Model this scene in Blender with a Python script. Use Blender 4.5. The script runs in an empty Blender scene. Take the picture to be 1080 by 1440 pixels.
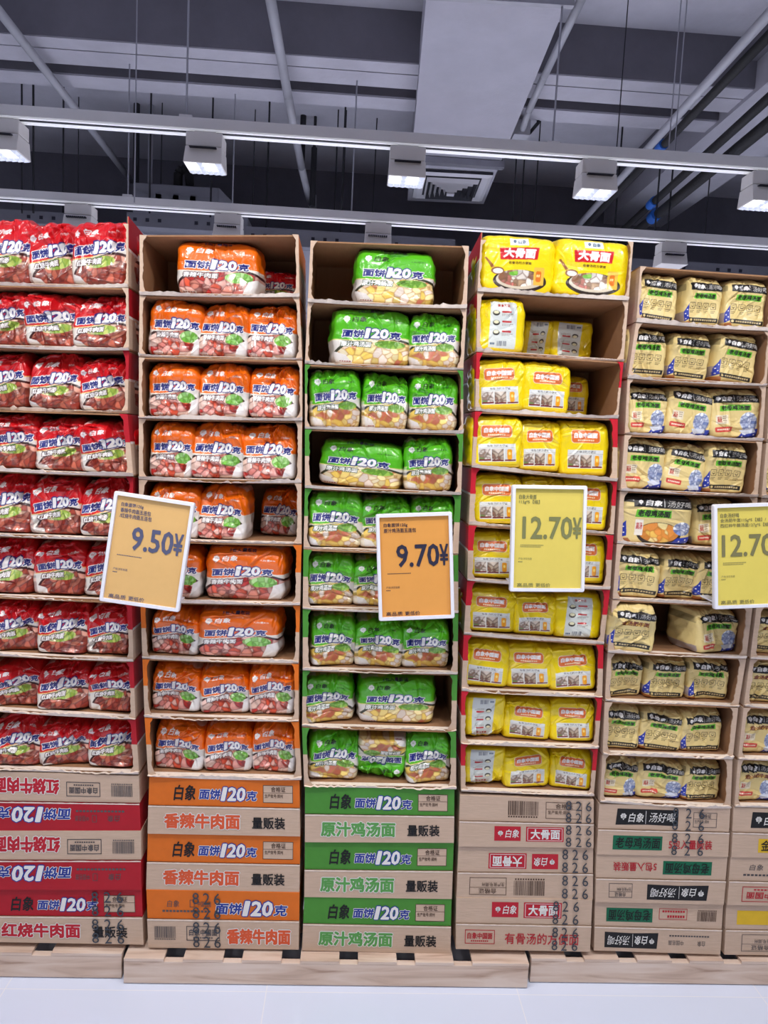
import bpy, math, random
import numpy as np
from mathutils import Vector, Matrix

# ------------------------------------------------------------------ camera, world, lights, exposure
SC = bpy.context.scene
COL = SC.collection
FPX, PITCH, ROLL, YAW = 1000.0, math.radians(5.7), math.radians(2.8), math.radians(2.78)
CAM = np.array([0.0, 0.0, 1.735])
FWD = np.array([math.sin(YAW)*math.cos(PITCH), math.cos(YAW)*math.cos(PITCH), -math.sin(PITCH)])
_r0 = np.array([math.cos(YAW), -math.sin(YAW), 0.0]); _u0 = np.cross(_r0, FWD)
RGT = math.cos(ROLL)*_r0 + math.sin(ROLL)*_u0
UPV = -math.sin(ROLL)*_r0 + math.cos(ROLL)*_u0
cam_data = bpy.data.cameras.new('camera'); cam = bpy.data.objects.new('camera', cam_data); COL.objects.link(cam)
cam_data.sensor_fit = 'VERTICAL'; cam_data.sensor_height = 36.0; cam_data.lens = 36.0*FPX/1440.0
cam_data.clip_start = 0.05; cam_data.clip_end = 100
cam.matrix_world = Matrix(((RGT[0], UPV[0], -FWD[0], CAM[0]), (RGT[1], UPV[1], -FWD[1], CAM[1]),
                           (RGT[2], UPV[2], -FWD[2], CAM[2]), (0, 0, 0, 1)))
SC.camera = cam
SC.view_settings.view_transform = 'Standard'; SC.view_settings.look = 'None'
SC.view_settings.gamma = 1.0; SC.view_settings.use_curve_mapping = False
SC.view_settings.exposure = 0.0
world = bpy.data.worlds.new('store_ambient'); SC.world = world; world.use_nodes = True
bg = world.node_tree.nodes['Background']
bg.inputs[0].default_value = (0.52, 0.54, 0.64, 1); bg.inputs[1].default_value = 0.24

def spot(x, y, z, tx, ty, tz, power, angle=95, blend=0.6, radius=0.06, col=(1.0, 0.97, 0.94)):
    l = bpy.data.lights.new('track_or_fill_spot', 'SPOT'); l.energy = power; l.spot_size = math.radians(angle)
    l.spot_blend = blend; l.shadow_soft_size = radius; l.color = col
    o = bpy.data.objects.new('track_or_fill_spot', l); COL.objects.link(o)
    o.location = (x, y, z)
    o.rotation_euler = (Vector((tx, ty, tz)) - Vector((x, y, z))).to_track_quat('-Z', 'Y').to_euler()
    return o
# the two rails of spotlights over the aisle on the shopper's side (same kind as those in view)
for k, sx in enumerate((-1.75, -0.6, 0.55, 1.7)):
    spot(sx, 1.02, 3.12, sx*0.9, 2.2, 1.35, 47, 115)
for k, sx in enumerate((-2.0, -0.75, 0.5, 1.75)):
    spot(sx, -0.15, 3.12, sx*0.9, 2.2, 1.2, 18, 80)
# spots by the rails behind the display, added to bounce floor light onto the ceiling
for sx in (-1.6, -0.2, 1.2, 2.4):
    spot(sx, 4.6, 3.02, sx, 5.4, 0, 230, 120)
# unseen downlights added over the aisle floor to brighten it and the ceiling
for sx in (-2.2, -0.7, 0.8, 2.3):
    spot(sx, 1.45, 3.12, sx*1.0, 1.35, 0, 50, 75, 0.8)
    spot(sx, -2.2, 3.12, sx*1.1, -1.9, 0, 330, 110, 0.8)
# ------------------------------------------------------------------ pixel helpers (measured from the photo)
def ray(px, py):
    d = FWD*FPX + RGT*(px-540) + UPV*(720-py)
    return d
def PY(px, py, y):
    d = ray(px, py); return CAM + d*(y/d[1])
def PZ(px, py, z):
    d = ray(px, py); return CAM + d*((z-CAM[2])/d[2])
D = 2.15
rng = np.random.default_rng(7)
# ------------------------------------------------------------------ materials
def lin(c):
    c = np.asarray(c, float)/255.0
    return np.where(c <= 0.04045, c/12.92, ((c+0.055)/1.055)**2.4)
def rgba(c):
    return tuple(float(v) for v in lin(c)) + (1.0,)
_M = {}
def mat(name, c=(200, 200, 200), rough=0.6, metal=0.0, spec=0.5, noise=0.0, nscale=8.0, stretch=(1, 1, 1), bump=0.0, bscale=60.0, emit=0.0, coat=0.0):
    if name in _M: return _M[name]
    m = bpy.data.materials.new(name); m.use_nodes = True; nt = m.node_tree; b = nt.nodes['Principled BSDF']
    b.inputs['Base Color'].default_value = rgba(c); b.inputs['Roughness'].default_value = rough
    b.inputs['Metallic'].default_value = metal; b.inputs['Specular IOR Level'].default_value = spec
    b.inputs['Coat Weight'].default_value = coat; b.inputs['Coat Roughness'].default_value = 0.08
    if emit:
        b.inputs['Emission Color'].default_value = (0.95, 0.97, 1, 1); b.inputs['Emission Strength'].default_value = emit
    if noise or bump:
        tc = nt.nodes.new('ShaderNodeTexCoord'); mp = nt.nodes.new('ShaderNodeMapping')
        mp.inputs['Scale'].default_value = stretch; nt.links.new(tc.outputs['Object'], mp.inputs['Vector'])
    if noise:
        n = nt.nodes.new('ShaderNodeTexNoise'); n.inputs['Scale'].default_value = nscale; n.inputs['Detail'].default_value = 6
        n.inputs['Roughness'].default_value = 0.65
        nt.links.new(mp.outputs['Vector'], n.inputs['Vector'])
        r = nt.nodes.new('ShaderNodeMapRange'); r.inputs['From Min'].default_value = 0.25; r.inputs['From Max'].default_value = 0.75
        r.inputs['To Min'].default_value = 1-noise; r.inputs['To Max'].default_value = 1+noise*0.6
        nt.links.new(n.outputs['Fac'], r.inputs['Value'])
        h = nt.nodes.new('ShaderNodeVectorMath'); h.operation = 'SCALE'
        h.inputs[0].default_value = rgba(c)[:3]; nt.links.new(r.outputs['Result'], h.inputs['Scale'])
        nt.links.new(h.outputs['Vector'], b.inputs['Base Color'])
    if bump:
        n2 = nt.nodes.new('ShaderNodeTexNoise'); n2.inputs['Scale'].default_value = bscale; n2.inputs['Detail'].default_value = 4
        nt.links.new(mp.outputs['Vector'], n2.inputs['Vector'])
        bp = nt.nodes.new('ShaderNodeBump'); bp.inputs['Strength'].default_value = bump; bp.inputs['Distance'].default_value = 0.01
        nt.links.new(n2.outputs['Fac'], bp.inputs['Height']); nt.links.new(bp.outputs['Normal'], b.inputs['Normal'])
    _M[name] = m
    return m
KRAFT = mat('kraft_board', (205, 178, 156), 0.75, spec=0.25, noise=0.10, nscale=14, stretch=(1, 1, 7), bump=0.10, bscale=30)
KRAFT_IN = mat('kraft_board_inner', (160, 120, 88), 0.8, spec=0.2, noise=0.10, nscale=10, stretch=(6, 1, 1), bump=0.10, bscale=30)  # darker than the outer board: inner shade of the open cartons painted in
TORN_AND_LIT = mat('torn_and_lit_board', (240, 224, 210), 0.9, spec=0.1, noise=0.15, nscale=60)  # torn board, and the light painted on the carton floor front
INK = {}
def ink(name, c, rough=0.55):
    k = 'ink_'+name
    if k not in INK: INK[k] = mat(k, c, rough, spec=0.3, noise=0.08, nscale=25)
    return INK[k]
BRAND = {'red': ink('crimson', (178, 22, 38)), 'orange': ink('orange', (222, 112, 28)), 'green': ink('green', (74, 142, 52)),
         'yellow': ink('box_red', (196, 24, 44)), 'gold': KRAFT}
WHITE = ink('white', (235, 232, 228)); BLACK = ink('black', (26, 25, 28)); NAVY = ink('blue', (34, 58, 150))
REDINK = ink('red_text', (190, 30, 48)); ORGTXT = ink('orange_text', (222, 92, 52)); GRNTXT = ink('green_text', (92, 160, 82))
BROWN = ink('brown_line', (84, 62, 50)); TEAL = ink('teal_green', (16, 104, 72)); GREY = ink('grey_line', (88, 84, 86))
YELLOWBOX = ink('yellow_box', (226, 184, 40)); DIGIT = ink('digit', (62, 68, 78))

def film(name, rough, spec, coat):
    m = bpy.data.materials.new(name); m.use_nodes = True; nt = m.node_tree; b = nt.nodes['Principled BSDF']
    a = nt.nodes.new('ShaderNodeAttribute'); a.attribute_name = 'print'
    nt.links.new(a.outputs['Color'], b.inputs['Base Color'])
    b.inputs['Roughness'].default_value = rough; b.inputs['Specular IOR Level'].default_value = spec
    b.inputs['Coat Weight'].default_value = coat; b.inputs['Coat Roughness'].default_value = 0.12
    tc = nt.nodes.new('ShaderNodeTexCoord')
    n2 = nt.nodes.new('ShaderNodeTexNoise'); n2.inputs['Scale'].default_value = 55; n2.inputs['Detail'].default_value = 3; n2.inputs['Distortion'].default_value = 1.2
    nt.links.new(tc.outputs['Object'], n2.inputs['Vector'])
    bp = nt.nodes.new('ShaderNodeBump'); bp.inputs['Strength'].default_value = 0.18; bp.inputs['Distance'].default_value = 0.01
    nt.links.new(n2.outputs['Fac'], bp.inputs['Height']); nt.links.new(bp.outputs['Normal'], b.inputs['Normal'])
    return m
FILM = film('printed_film', 0.30, 0.5, 0.5)
FILM_MATT = film('printed_matt_film', 0.42, 0.5, 0.1)

# ------------------------------------------------------------------ mesh helpers
class MB:
    def __init__(s): s.v = []; s.f = []; s.m = []; s.mats = []
    def mi(s, m):
        if m not in s.mats: s.mats.append(m)
        return s.mats.index(m)
    def add(s, v, f, m):
        o = len(s.v); s.v += [tuple(map(float, p)) for p in v]; k = s.mi(m)
        for q in f: s.f.append(tuple(o+i for i in q)); s.m.append(k)
    def hexa(s, p, m):           # p: 8 points, 0-3 bottom ccw from above (front-left, front-right, back-right, back-left), 4-7 top
        s.add(p, [(3, 2, 1, 0), (4, 5, 6, 7), (0, 1, 5, 4), (1, 2, 6, 5), (2, 3, 7, 6), (3, 0, 4, 7)], m)
    def box(s, x0, x1, y0, y1, z0, z1, m):
        s.hexa([(x0, y0, z0), (x1, y0, z0), (x1, y1, z0), (x0, y1, z0), (x0, y0, z1), (x1, y0, z1), (x1, y1, z1), (x0, y1, z1)], m)
    def tube(s, a, b, r, m, n=12, cap=True):
        a = Vector(a); b = Vector(b); d = (b-a).normalized(); u = d.orthogonal().normalized(); w = d.cross(u)
        v = []
        for p in (a, b):
            for i in range(n):
                t = 2*math.pi*i/n; v.append(p + u*math.cos(t)*r + w*math.sin(t)*r)
        f = [(i, (i+1) % n, n+(i+1) % n, n+i) for i in range(n)]
        if cap: f += [tuple(range(n-1, -1, -1)), tuple(range(n, 2*n))]
        s.add(v, f, m)
    def path(s, pts, r, m, n=10):
        for a, b in zip(pts[:-1], pts[1:]): s.tube(a, b, r, m, n)
    def build(s, name, parent=None, loc=None, smooth=False, bevel=0.0):
        me = bpy.data.meshes.new(name); me.from_pydata(s.v, [], s.f)
        for m in s.mats: me.materials.append(m)
        me.polygons.foreach_set('material_index', s.m)
        if smooth: me.polygons.foreach_set('use_smooth', [True]*len(me.polygons))
        me.update()
        if loc is not None:
            me.transform(Matrix.Translation(-Vector(loc)))
        o = bpy.data.objects.new(name, me); COL.objects.link(o)
        if loc is not None: o.location = loc
        if parent is not None: o.parent = parent
        if bevel:
            bv = o.modifiers.new('bevel', 'BEVEL'); bv.width = bevel; bv.segments = 2; bv.limit_method = 'ANGLE'
        return o
def tag(o, label=None, cat=None, group=None, kind=None):
    if label: o['label'] = label
    if cat: o['category'] = cat
    if group: o['group'] = group
    if kind: o['kind'] = kind
    return o
def empty(name, loc):
    o = bpy.data.objects.new(name, None); COL.objects.link(o); o.location = loc; o.empty_display_size = 0.05
    return o

_T = {}
def glyphs(sx, bold=0.0, shear=0.0):
    """text as triangles in its own unit box: verts in 0..1, aspect"""
    k = (sx, bold, shear)
    if k in _T: return _T[k]
    c = bpy.data.curves.new('lettering', 'FONT'); c.body = sx; c.resolution_u = 2; c.offset = bold; c.shear = shear
    o = bpy.data.objects.new('lettering', c); COL.objects.link(o)
    bpy.context.view_layer.update()
    me = bpy.data.meshes.new_from_object(o.evaluated_get(bpy.context.evaluated_depsgraph_get()))
    me.calc_loop_triangles()
    co = np.empty(len(me.vertices)*3); me.vertices.foreach_get('co', co); co = co.reshape(-1, 3)[:, :2]
    tr = np.empty(len(me.loop_triangles)*3, dtype=np.int32); me.loop_triangles.foreach_get('vertices', tr); tr = tr.reshape(-1, 3)
    bpy.data.objects.remove(o); bpy.data.curves.remove(c); bpy.data.meshes.remove(me)
    lo, hi = co.min(0), co.max(0)
    _T[k] = (co, tr, lo, hi)
    return _T[k]

# ---- printing on flat faces: a Face maps (u, v) of a quad in the plane y = const to 3D
class Face:
    def __init__(s, mb, p00, p10, p01, p11, flip=False):
        s.mb = mb; s.c = [np.array(p, float) for p in (p00, p10, p01, p11)]; s.flip = flip
        s.w = float(np.linalg.norm(s.c[1]-s.c[0])); s.h = float(np.linalg.norm(s.c[2]-s.c[0]))
    def at(s, u, v, k):
        if s.flip: u, v = 1-u, 1-v
        p = (s.c[0]*(1-u)+s.c[1]*u)*(1-v) + (s.c[2]*(1-u)+s.c[3]*u)*v
        return (p[0], p[1]-0.0006-0.0004*k, p[2])
    def rect(s, u0, u1, v0, v1, m, k=0):
        s.mb.add([s.at(u0, v0, k), s.at(u1, v0, k), s.at(u1, v1, k), s.at(u0, v1, k)], [(0, 1, 2, 3)], m)
    def frame(s, u0, u1, v0, v1, m, k=0, t=0.0016):
        du, dv = t/s.w, t/s.h
        s.rect(u0, u1, v0, v0+dv, m, k); s.rect(u0, u1, v1-dv, v1, m, k); s.rect(u0, u0+du, v0, v1, m, k); s.rect(u1-du, u1, v0, v1, m, k)
    def poly(s, pts, m, k=0):
        s.mb.add([s.at(u, v, k) for u, v in pts], [tuple(range(len(pts)))], m)
    def text(s, sx, u0, u1, v0, v1, m, k=1, bold=0.0, shear=0.0, out=None, ob=0.05):
        _, _, lo, hi = glyphs(sx, 0, shear)
        for mm, bb, kk in (([(out, ob, k)] if out else []) + [(m, bold, k+1)]):
            co, tr, _, _ = glyphs(sx, 0.0, shear)
            q = (co-lo)/(hi-lo)
            sh_ = [(0.0, 0.0)]; du = max(0.0, bb)*(v1-v0)*s.h/s.w; dv = max(0.0, bb)*(v1-v0)
            if bb > 0: sh_ = [(du*math.cos(t*math.pi/4), dv*math.sin(t*math.pi/4)) for t in range(8)]+([(0.5*du*math.cos(t*math.pi/2), 0.5*dv*math.sin(t*math.pi/2)) for t in range(4)] if bb > .05 else [])
            for qi, (ox, oy) in enumerate(sh_):
                s.mb.add([s.at(u0+ox+(u1-u0)*x, v0+oy+(v1-v0)*y, kk+0.075*qi) for x, y in q], [tuple(t) for t in tr], mm)
    def emblem(s, u, v, r, m, k=1):
        a = s.w/s.h
        for i in range(7):
            t = 2*math.pi*i/7+0.3; cu, cv = u+0.55*r*math.cos(t), v+0.55*r*a*math.sin(t)
            s.poly([(cu+0.36*r*math.cos(q*math.pi/4+t), cv+0.30*r*a*math.sin(q*math.pi/4+t)) for q in range(8)], m, k)
        s.rect(u-0.12*r, u+0.12*r, v-1.15*r*a, v+0.5*r*a, m, k)
    def barcode(s, u0, u1, v0, v1, m, k=1, seed=1):
        g = random.Random(seed); u = u0
        while u < u1:
            w = g.choice((0.6, 1, 1.6))*(u1-u0)/46; s.rect(u, min(u1, u+w), v0+(v1-v0)*0.14, v1, m, k); u += w+g.choice((0.8, 1.2))*(u1-u0)/46
        for q in range(12):
            s.rect(u0+(u1-u0)*(q/12), u0+(u1-u0)*(q/12+0.05), v0, v0+(v1-v0)*0.09, m, k)
    def dashes(s, u0, u1, v0, v1, m, n=8, k=1):
        for q in range(n):
            s.rect(u0+(u1-u0)*q/n, u0+(u1-u0)*(q+0.72)/n, v0, v1, m, k)
    def big120(s, u0, u1, v0, v1, k=1):
        w = u1-u0; d = v1-v0
        s.text('面饼', u0, u0+w*0.36, v0+0.08*d, v0+0.84*d, NAVY, k, 0.035, 0.12, WHITE, 0.09)
        s.text('1', u0+w*0.375, u0+w*0.475, v0, v1, WHITE, k, 0.05, 0.12, NAVY, 0.12); s.text('20', u0+w*0.49, u0+w*0.79, v0, v1, WHITE, k+1.3, 0.05, 0.12, NAVY, 0.12)
        s.text('克', u0+w*0.81, u1, v0+0.02*d, v0+0.76*d, NAVY, k, 0.035, 0.12, WHITE, 0.09)
    def cert(s, u0, u1, v0, v1, fill=None, m=None):
        m = m or BROWN
        if fill: s.rect(u0, u1, v0, v1, fill, 0)
        s.frame(u0, u1, v0, v1, m, 1); v = v0+(v1-v0)*0.56
        s.rect(u0, u1, v, v+0.0012/s.h, m, 1)
        w = u1-u0; h = v1-v0
        s.text('合格证', u0+w*0.27, u0+w*0.75, v0+h*0.63, v0+h*0.92, m, 1, 0.01)
        s.text('生产批号:郑州', u0+w*0.06, u0+w*0.66, v0+h*0.28, v0+h*0.50, m, 1, 0.005)
    def badge(s, u0, u1, v0, v1, m):
        s.frame(u0, u1, v0, v1, m, 1, 0.0022); w = u1-u0; h = v1-v0
        s.text('白象中国面', u0+w*0.08, u0+w*0.92, v0+h*0.36, v0+h*0.80, m, 1, 0.02, 0.05)
        s.dashes(u0+w*0.2, u0+w*0.8, v0+h*0.16, v0+h*0.25, m, 9)
    def banner(s, u0, u1, v0, v1):
        w = u1-u0; h = v1-v0
        s.poly([(u0, v0), (u0+w*0.5, v0+h*0.05), (u1, v0), (u1, v1), (u0+w*0.45, v1), (u0+w*0.02, v1)], BLACK, 0)
        s.emblem(u0+w*0.12, v0+h*0.55, w*0.055, WHITE, 1)
        s.text('白象', u0+w*0.20, u0+w*0.44, v0+h*0.20, v0+h*0.76, WHITE, 1, 0.012, 0.2)
        s.rect(u0+w*0.475, u0+w*0.482, v0+h*0.1, v0+h*0.9, WHITE, 1)
        s.text('汤好喝', u0+w*0.53, u0+w*0.95, v0+h*0.22, v0+h*0.82, WHITE, 1, 0.0, 0.2)

# ------------------------------------------------------------------ structure: floor, ceiling, walls, beams
CONC = mat('concrete_light', (190, 188, 198), 0.9, spec=0.2, noise=0.16, nscale=2.2, bump=0.2, bscale=25)  # paler copy: light painted onto the beam undersides; slab too
CONC_D = mat('concrete_dark', (118, 116, 126), 0.9, spec=0.2, noise=0.22, nscale=1.8, bump=0.2, bscale=20)  # darker copy: shade painted onto the beam faces; back wall too
def struct(mb, name, **k): o = mb.build(name, **k); o['kind'] = 'structure'; return o
def floor_mat():
    m = bpy.data.materials.new('floor_tile'); m.use_nodes = True; nt = m.node_tree; b = nt.nodes['Principled BSDF']
    tc = nt.nodes.new('ShaderNodeTexCoord'); br = nt.nodes.new('ShaderNodeTexBrick')
    mp = nt.nodes.new('ShaderNodeMapping'); mp.inputs['Location'].default_value = (0.195, 0.32, 0)
    br.inputs['Scale'].default_value = 1.0; br.inputs['Brick Width'].default_value = 0.8; br.inputs['Row Height'].default_value = 0.8
    br.inputs['Mortar Size'].default_value = 0.0016; br.offset = 0.0
    br.inputs['Color1'].default_value = rgba((218, 226, 246)); br.inputs['Color2'].default_value = rgba((214, 223, 244)); br.inputs['Mortar'].default_value = rgba((232, 234, 244))
    nt.links.new(tc.outputs['Object'], mp.inputs['Vector']); nt.links.new(mp.outputs['Vector'], br.inputs['Vector'])
    nt.links.new(br.outputs['Color'], b.inputs['Base Color']); b.inputs['Roughness'].default_value = 0.22
    return m
f = MB(); f.add([(-9, -6, 0), (9, -6, 0), (9, 9, 0), (-9, 9, 0)], [(0, 1, 2, 3)], floor_mat()); struct(f, 'floor')
ZB = 4.015                                            # underside of the main beam
ZS = float(PY(950, 47, 4.56)[2])                       # slab height from where the beam meets it
Yw = float(PZ(540, 246, ZS)[1])
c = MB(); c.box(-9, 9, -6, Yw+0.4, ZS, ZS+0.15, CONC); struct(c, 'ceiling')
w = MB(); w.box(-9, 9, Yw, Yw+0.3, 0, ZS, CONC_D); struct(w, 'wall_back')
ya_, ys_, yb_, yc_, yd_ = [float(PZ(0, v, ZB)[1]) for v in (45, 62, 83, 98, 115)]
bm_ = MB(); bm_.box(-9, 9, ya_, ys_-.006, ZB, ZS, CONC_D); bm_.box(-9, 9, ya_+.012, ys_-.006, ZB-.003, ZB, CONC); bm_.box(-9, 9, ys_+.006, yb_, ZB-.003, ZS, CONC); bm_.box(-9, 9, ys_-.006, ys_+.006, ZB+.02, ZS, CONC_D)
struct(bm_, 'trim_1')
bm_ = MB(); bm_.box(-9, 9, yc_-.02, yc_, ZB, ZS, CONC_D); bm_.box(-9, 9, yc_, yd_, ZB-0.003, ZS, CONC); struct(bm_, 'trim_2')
# longitudinal beam on the right
a = PZ(905, 255, ZB-0.02); b = PZ(975, 255, ZB-0.02)
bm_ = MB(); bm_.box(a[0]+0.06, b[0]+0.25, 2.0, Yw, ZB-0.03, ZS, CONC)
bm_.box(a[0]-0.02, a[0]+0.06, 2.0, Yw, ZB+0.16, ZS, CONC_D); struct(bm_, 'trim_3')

# ------------------------------------------------------------------ ceiling services
STEEL = mat('galvanised', (160, 160, 168), 0.45, metal=0.6, noise=0.1)
RODM = mat('rod_grey', (170, 170, 180), 0.5, metal=0.4)
RODD = mat('rod_dark', (34, 34, 40), 0.6)
PIPEW = mat('painted_pipe', (172, 172, 180), 0.5, noise=0.08)
BLK = mat('black_foam', (22, 21, 25), 0.75, noise=0.4, nscale=20, bump=0.3)
ALU = mat('rail_grey', (226, 224, 226), 0.5, noise=0.04)
RAILW = mat('rail_white', (246, 246, 250), 0.45, emit=0.25)
SLOT = mat('slot_dark', (22, 22, 40), 0.6)
HEADM = mat('spot_housing', (226, 222, 220), 0.5, noise=0.03)
LENS = mat('spot_lens_lit', (255, 255, 255), 0.3, emit=1.3); LENSB = mat('spot_lens_dim', (170, 180, 215), 0.3, emit=0.45)
REFL = mat('reflector', (200, 205, 215), 0.25, metal=0.8)

# air duct of painted board with its diffuser
ZD = 3.86
q = [PZ(573, 282, ZD), PZ(680, 287, ZD), PZ(797, 3, ZD), PZ(600, -9, ZD)]
DUCT = mat('painted_board', (180, 178, 188), 0.85, spec=0.2, noise=0.10, nscale=3.0, bump=0.15, bscale=40)
mb = MB(); mb.hexa([q[3], q[2], q[1], q[0]] + [p+np.array([0, 0, 0.34]) for p in (q[3], q[2], q[1], q[0])], DUCT)
cen = sum(q)/4
fl = q[3]*1.0; fr = q[2]*1.0
duct = mb.build('air_duct', loc=cen); tag(duct, 'wide pale grey board air duct hanging below the concrete ceiling', 'air duct')
mb = MB(); e_ = np.array([.03, 0, 0]); dn = np.array([0, -.03, -.03]); mb.hexa([fl-e_+dn, fr+e_+dn, fr+e_-np.array([0, 0, .03]), fl-e_-np.array([0, 0, .03]), fl-e_+np.array([0, -.03, .37]), fr+e_+np.array([0, -.03, .37]), fr+e_+np.array([0, 0, .37]), fl-e_+np.array([0, 0, .37])], STEEL)
mb.build('end_flange', duct).matrix_parent_inverse = Matrix.Translation(-cen)
h = MB(); a = PZ(597, 226, ZD-0.03); b = PZ(706, 238, ZD-0.03); h.box(a[0], b[0], a[1]-0.03, a[1]+0.03, ZD-0.05, ZD-0.005, STEEL)
h.tube((b[0]-0.02, a[1], ZD-0.03), (b[0]-0.02, a[1], ZS), 0.008, RODD); h.build('hanger_bracket', duct).matrix_parent_inverse = Matrix.Translation(-cen)
dc = PZ(634, 262, ZD-0.02); dif = empty('air_diffuser', dc); dif.rotation_euler = (0, 0, math.radians(-2))
tag(dif, 'square ceiling diffuser with nested vanes at the far end of the air duct', 'air vent')
WHITEP = mat('vent_white', (216, 214, 220), 0.5); VDARK = mat('vent_dark', (50, 50, 58), 0.7)
def ring(mb, r0, r1, z0, z1, m):
    v = [(-r0, -r0, z0), (r0, -r0, z0), (r0, r0, z0), (-r0, r0, z0), (-r1, -r1, z1), (r1, -r1, z1), (r1, r1, z1), (-r1, r1, z1)]
    mb.add(v, [(0, 4, 5, 1), (1, 5, 6, 2), (2, 6, 7, 3), (3, 7, 4, 0)], m)
mb = MB(); ring(mb, 0.30, 0.27, -0.005, -0.02, WHITEP); ring(mb, 0.27, 0.225, -0.02, -0.005, WHITEP); mb.box(-.30, .30, -.30, .30, -0.004, 0.015, VDARK); mb.build('frame', dif)
for i in range(5):
    r = 0.21-0.038*i; mb = MB(); ring(mb, r, r-0.012, -0.012, -0.045-0.004*i, WHITEP); ring(mb, r-0.012, r-0.026, -0.045-0.004*i, -0.012, VDARK); mb.build('vane', dif)
mb = MB(); mb.box(-0.03, 0.03, -0.03, 0.03, -0.07, -0.01, WHITEP); mb.build('core', dif)

# pipes
def pipe(name, pts, r, m, label, cat='pipe', group=None, square=False, z=None):
    P = [np.array(p) for p in pts]
    if name in ('water_pipe', 'insulated_pipe'): P[0] = P[0]+(P[0]-P[1])*0.7; P[1] = P[1]+(P[1]-P[0])*0.12
    base = P[0]
    mb = MB(); mb.path([p for p in P], r, m, 14)
    return tag(mb.build(name, loc=base, smooth=True), label, cat, group)
ZP = 3.72
pipe('conduit_pipe', [PZ(-12, 2, ZP+.2), PZ(185, 254, ZP+.2)], 0.026, PIPEW, 'slanting grey conduit pipe at the upper left of the ceiling', group=None)
pipe('conduit_pipe', [PZ(377, -20, 3.95), PZ(405, 135, 3.9), PZ(424, 235, 3.84), PZ(436, 285, 3.8), PZ(441, 294, 3.82), PZ(441, 275, 3.95)], 0.028, PIPEW, 'pale grey conduit with hooked lower end, left of the air duct')
pipe('conduit_pipe', [PZ(822, -10, ZP+.2), PZ(765, 108, ZP+.2), PZ(744, 155, ZP+.2), PZ(733, 188, ZP+.2)], 0.022, PIPEW, 'thin pale conduit ending in a junction box, right of the air duct')
mb = MB(); p = PZ(733, 186, ZP+.2); mb.box(p[0]-0.06, p[0]+0.05, p[1]-0.06, p[1]+0.06, p[2]-0.04, p[2]+0.06, PIPEW)
mb.path([p+np.array([.06, 0, 0]), p+np.array([.12, .02, .08]), p+np.array([.1, .0, .3]), p+np.array([.02, 0, .45])], 0.012, RODD)
tag(mb.build('junction_box', loc=p), 'small junction box with cable loop at end of thin conduit', 'junction box')
ZQ = 3.65
k1 = pipe('water_pipe', [PZ(1092, 8, ZQ), PZ(800, 332, ZQ)], 0.024, PIPEW, 'light grey painted pipe running back at the upper right')
k2 = pipe('insulated_pipe', [PZ(1095, 36, ZQ-.02), PZ(806, 336, ZQ-.02)], 0.024, BLK, 'black insulated pipe close beside the light grey painted pipe')
k3 = pipe('insulated_pipe', [PZ(1092, 128, ZQ-.05), PZ(862, 336, ZQ-.05)], 0.027, BLK, 'upper of two black insulated pipes held by blue clips')
k4 = pipe('insulated_pipe', [PZ(1110, 150, ZQ-.1), PZ(880, 338, ZQ-.1)], 0.036, BLK, 'lower thicker black insulated pipe held by blue clips')
BLUE = mat('blue_clip', (38, 100, 190), 0.5)
def clip(pp, px, py, z, r):
    a = PZ(px-4, py+4, z); b = PZ(px+3, py-3, z); mb = MB(); mb.tube(a, b, r, BLUE, 16)
    o = mb.build('pipe_clip', pp); o.matrix_parent_inverse = Matrix.Translation(-pp.location); o['label'] = 'blue clip'
clip(k3, 918, 285, ZQ-.05, 0.034); clip(k4, 921, 303, ZQ-.1, 0.045); clip(k2, 931, 205, ZQ-.02, 0.031)

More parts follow.
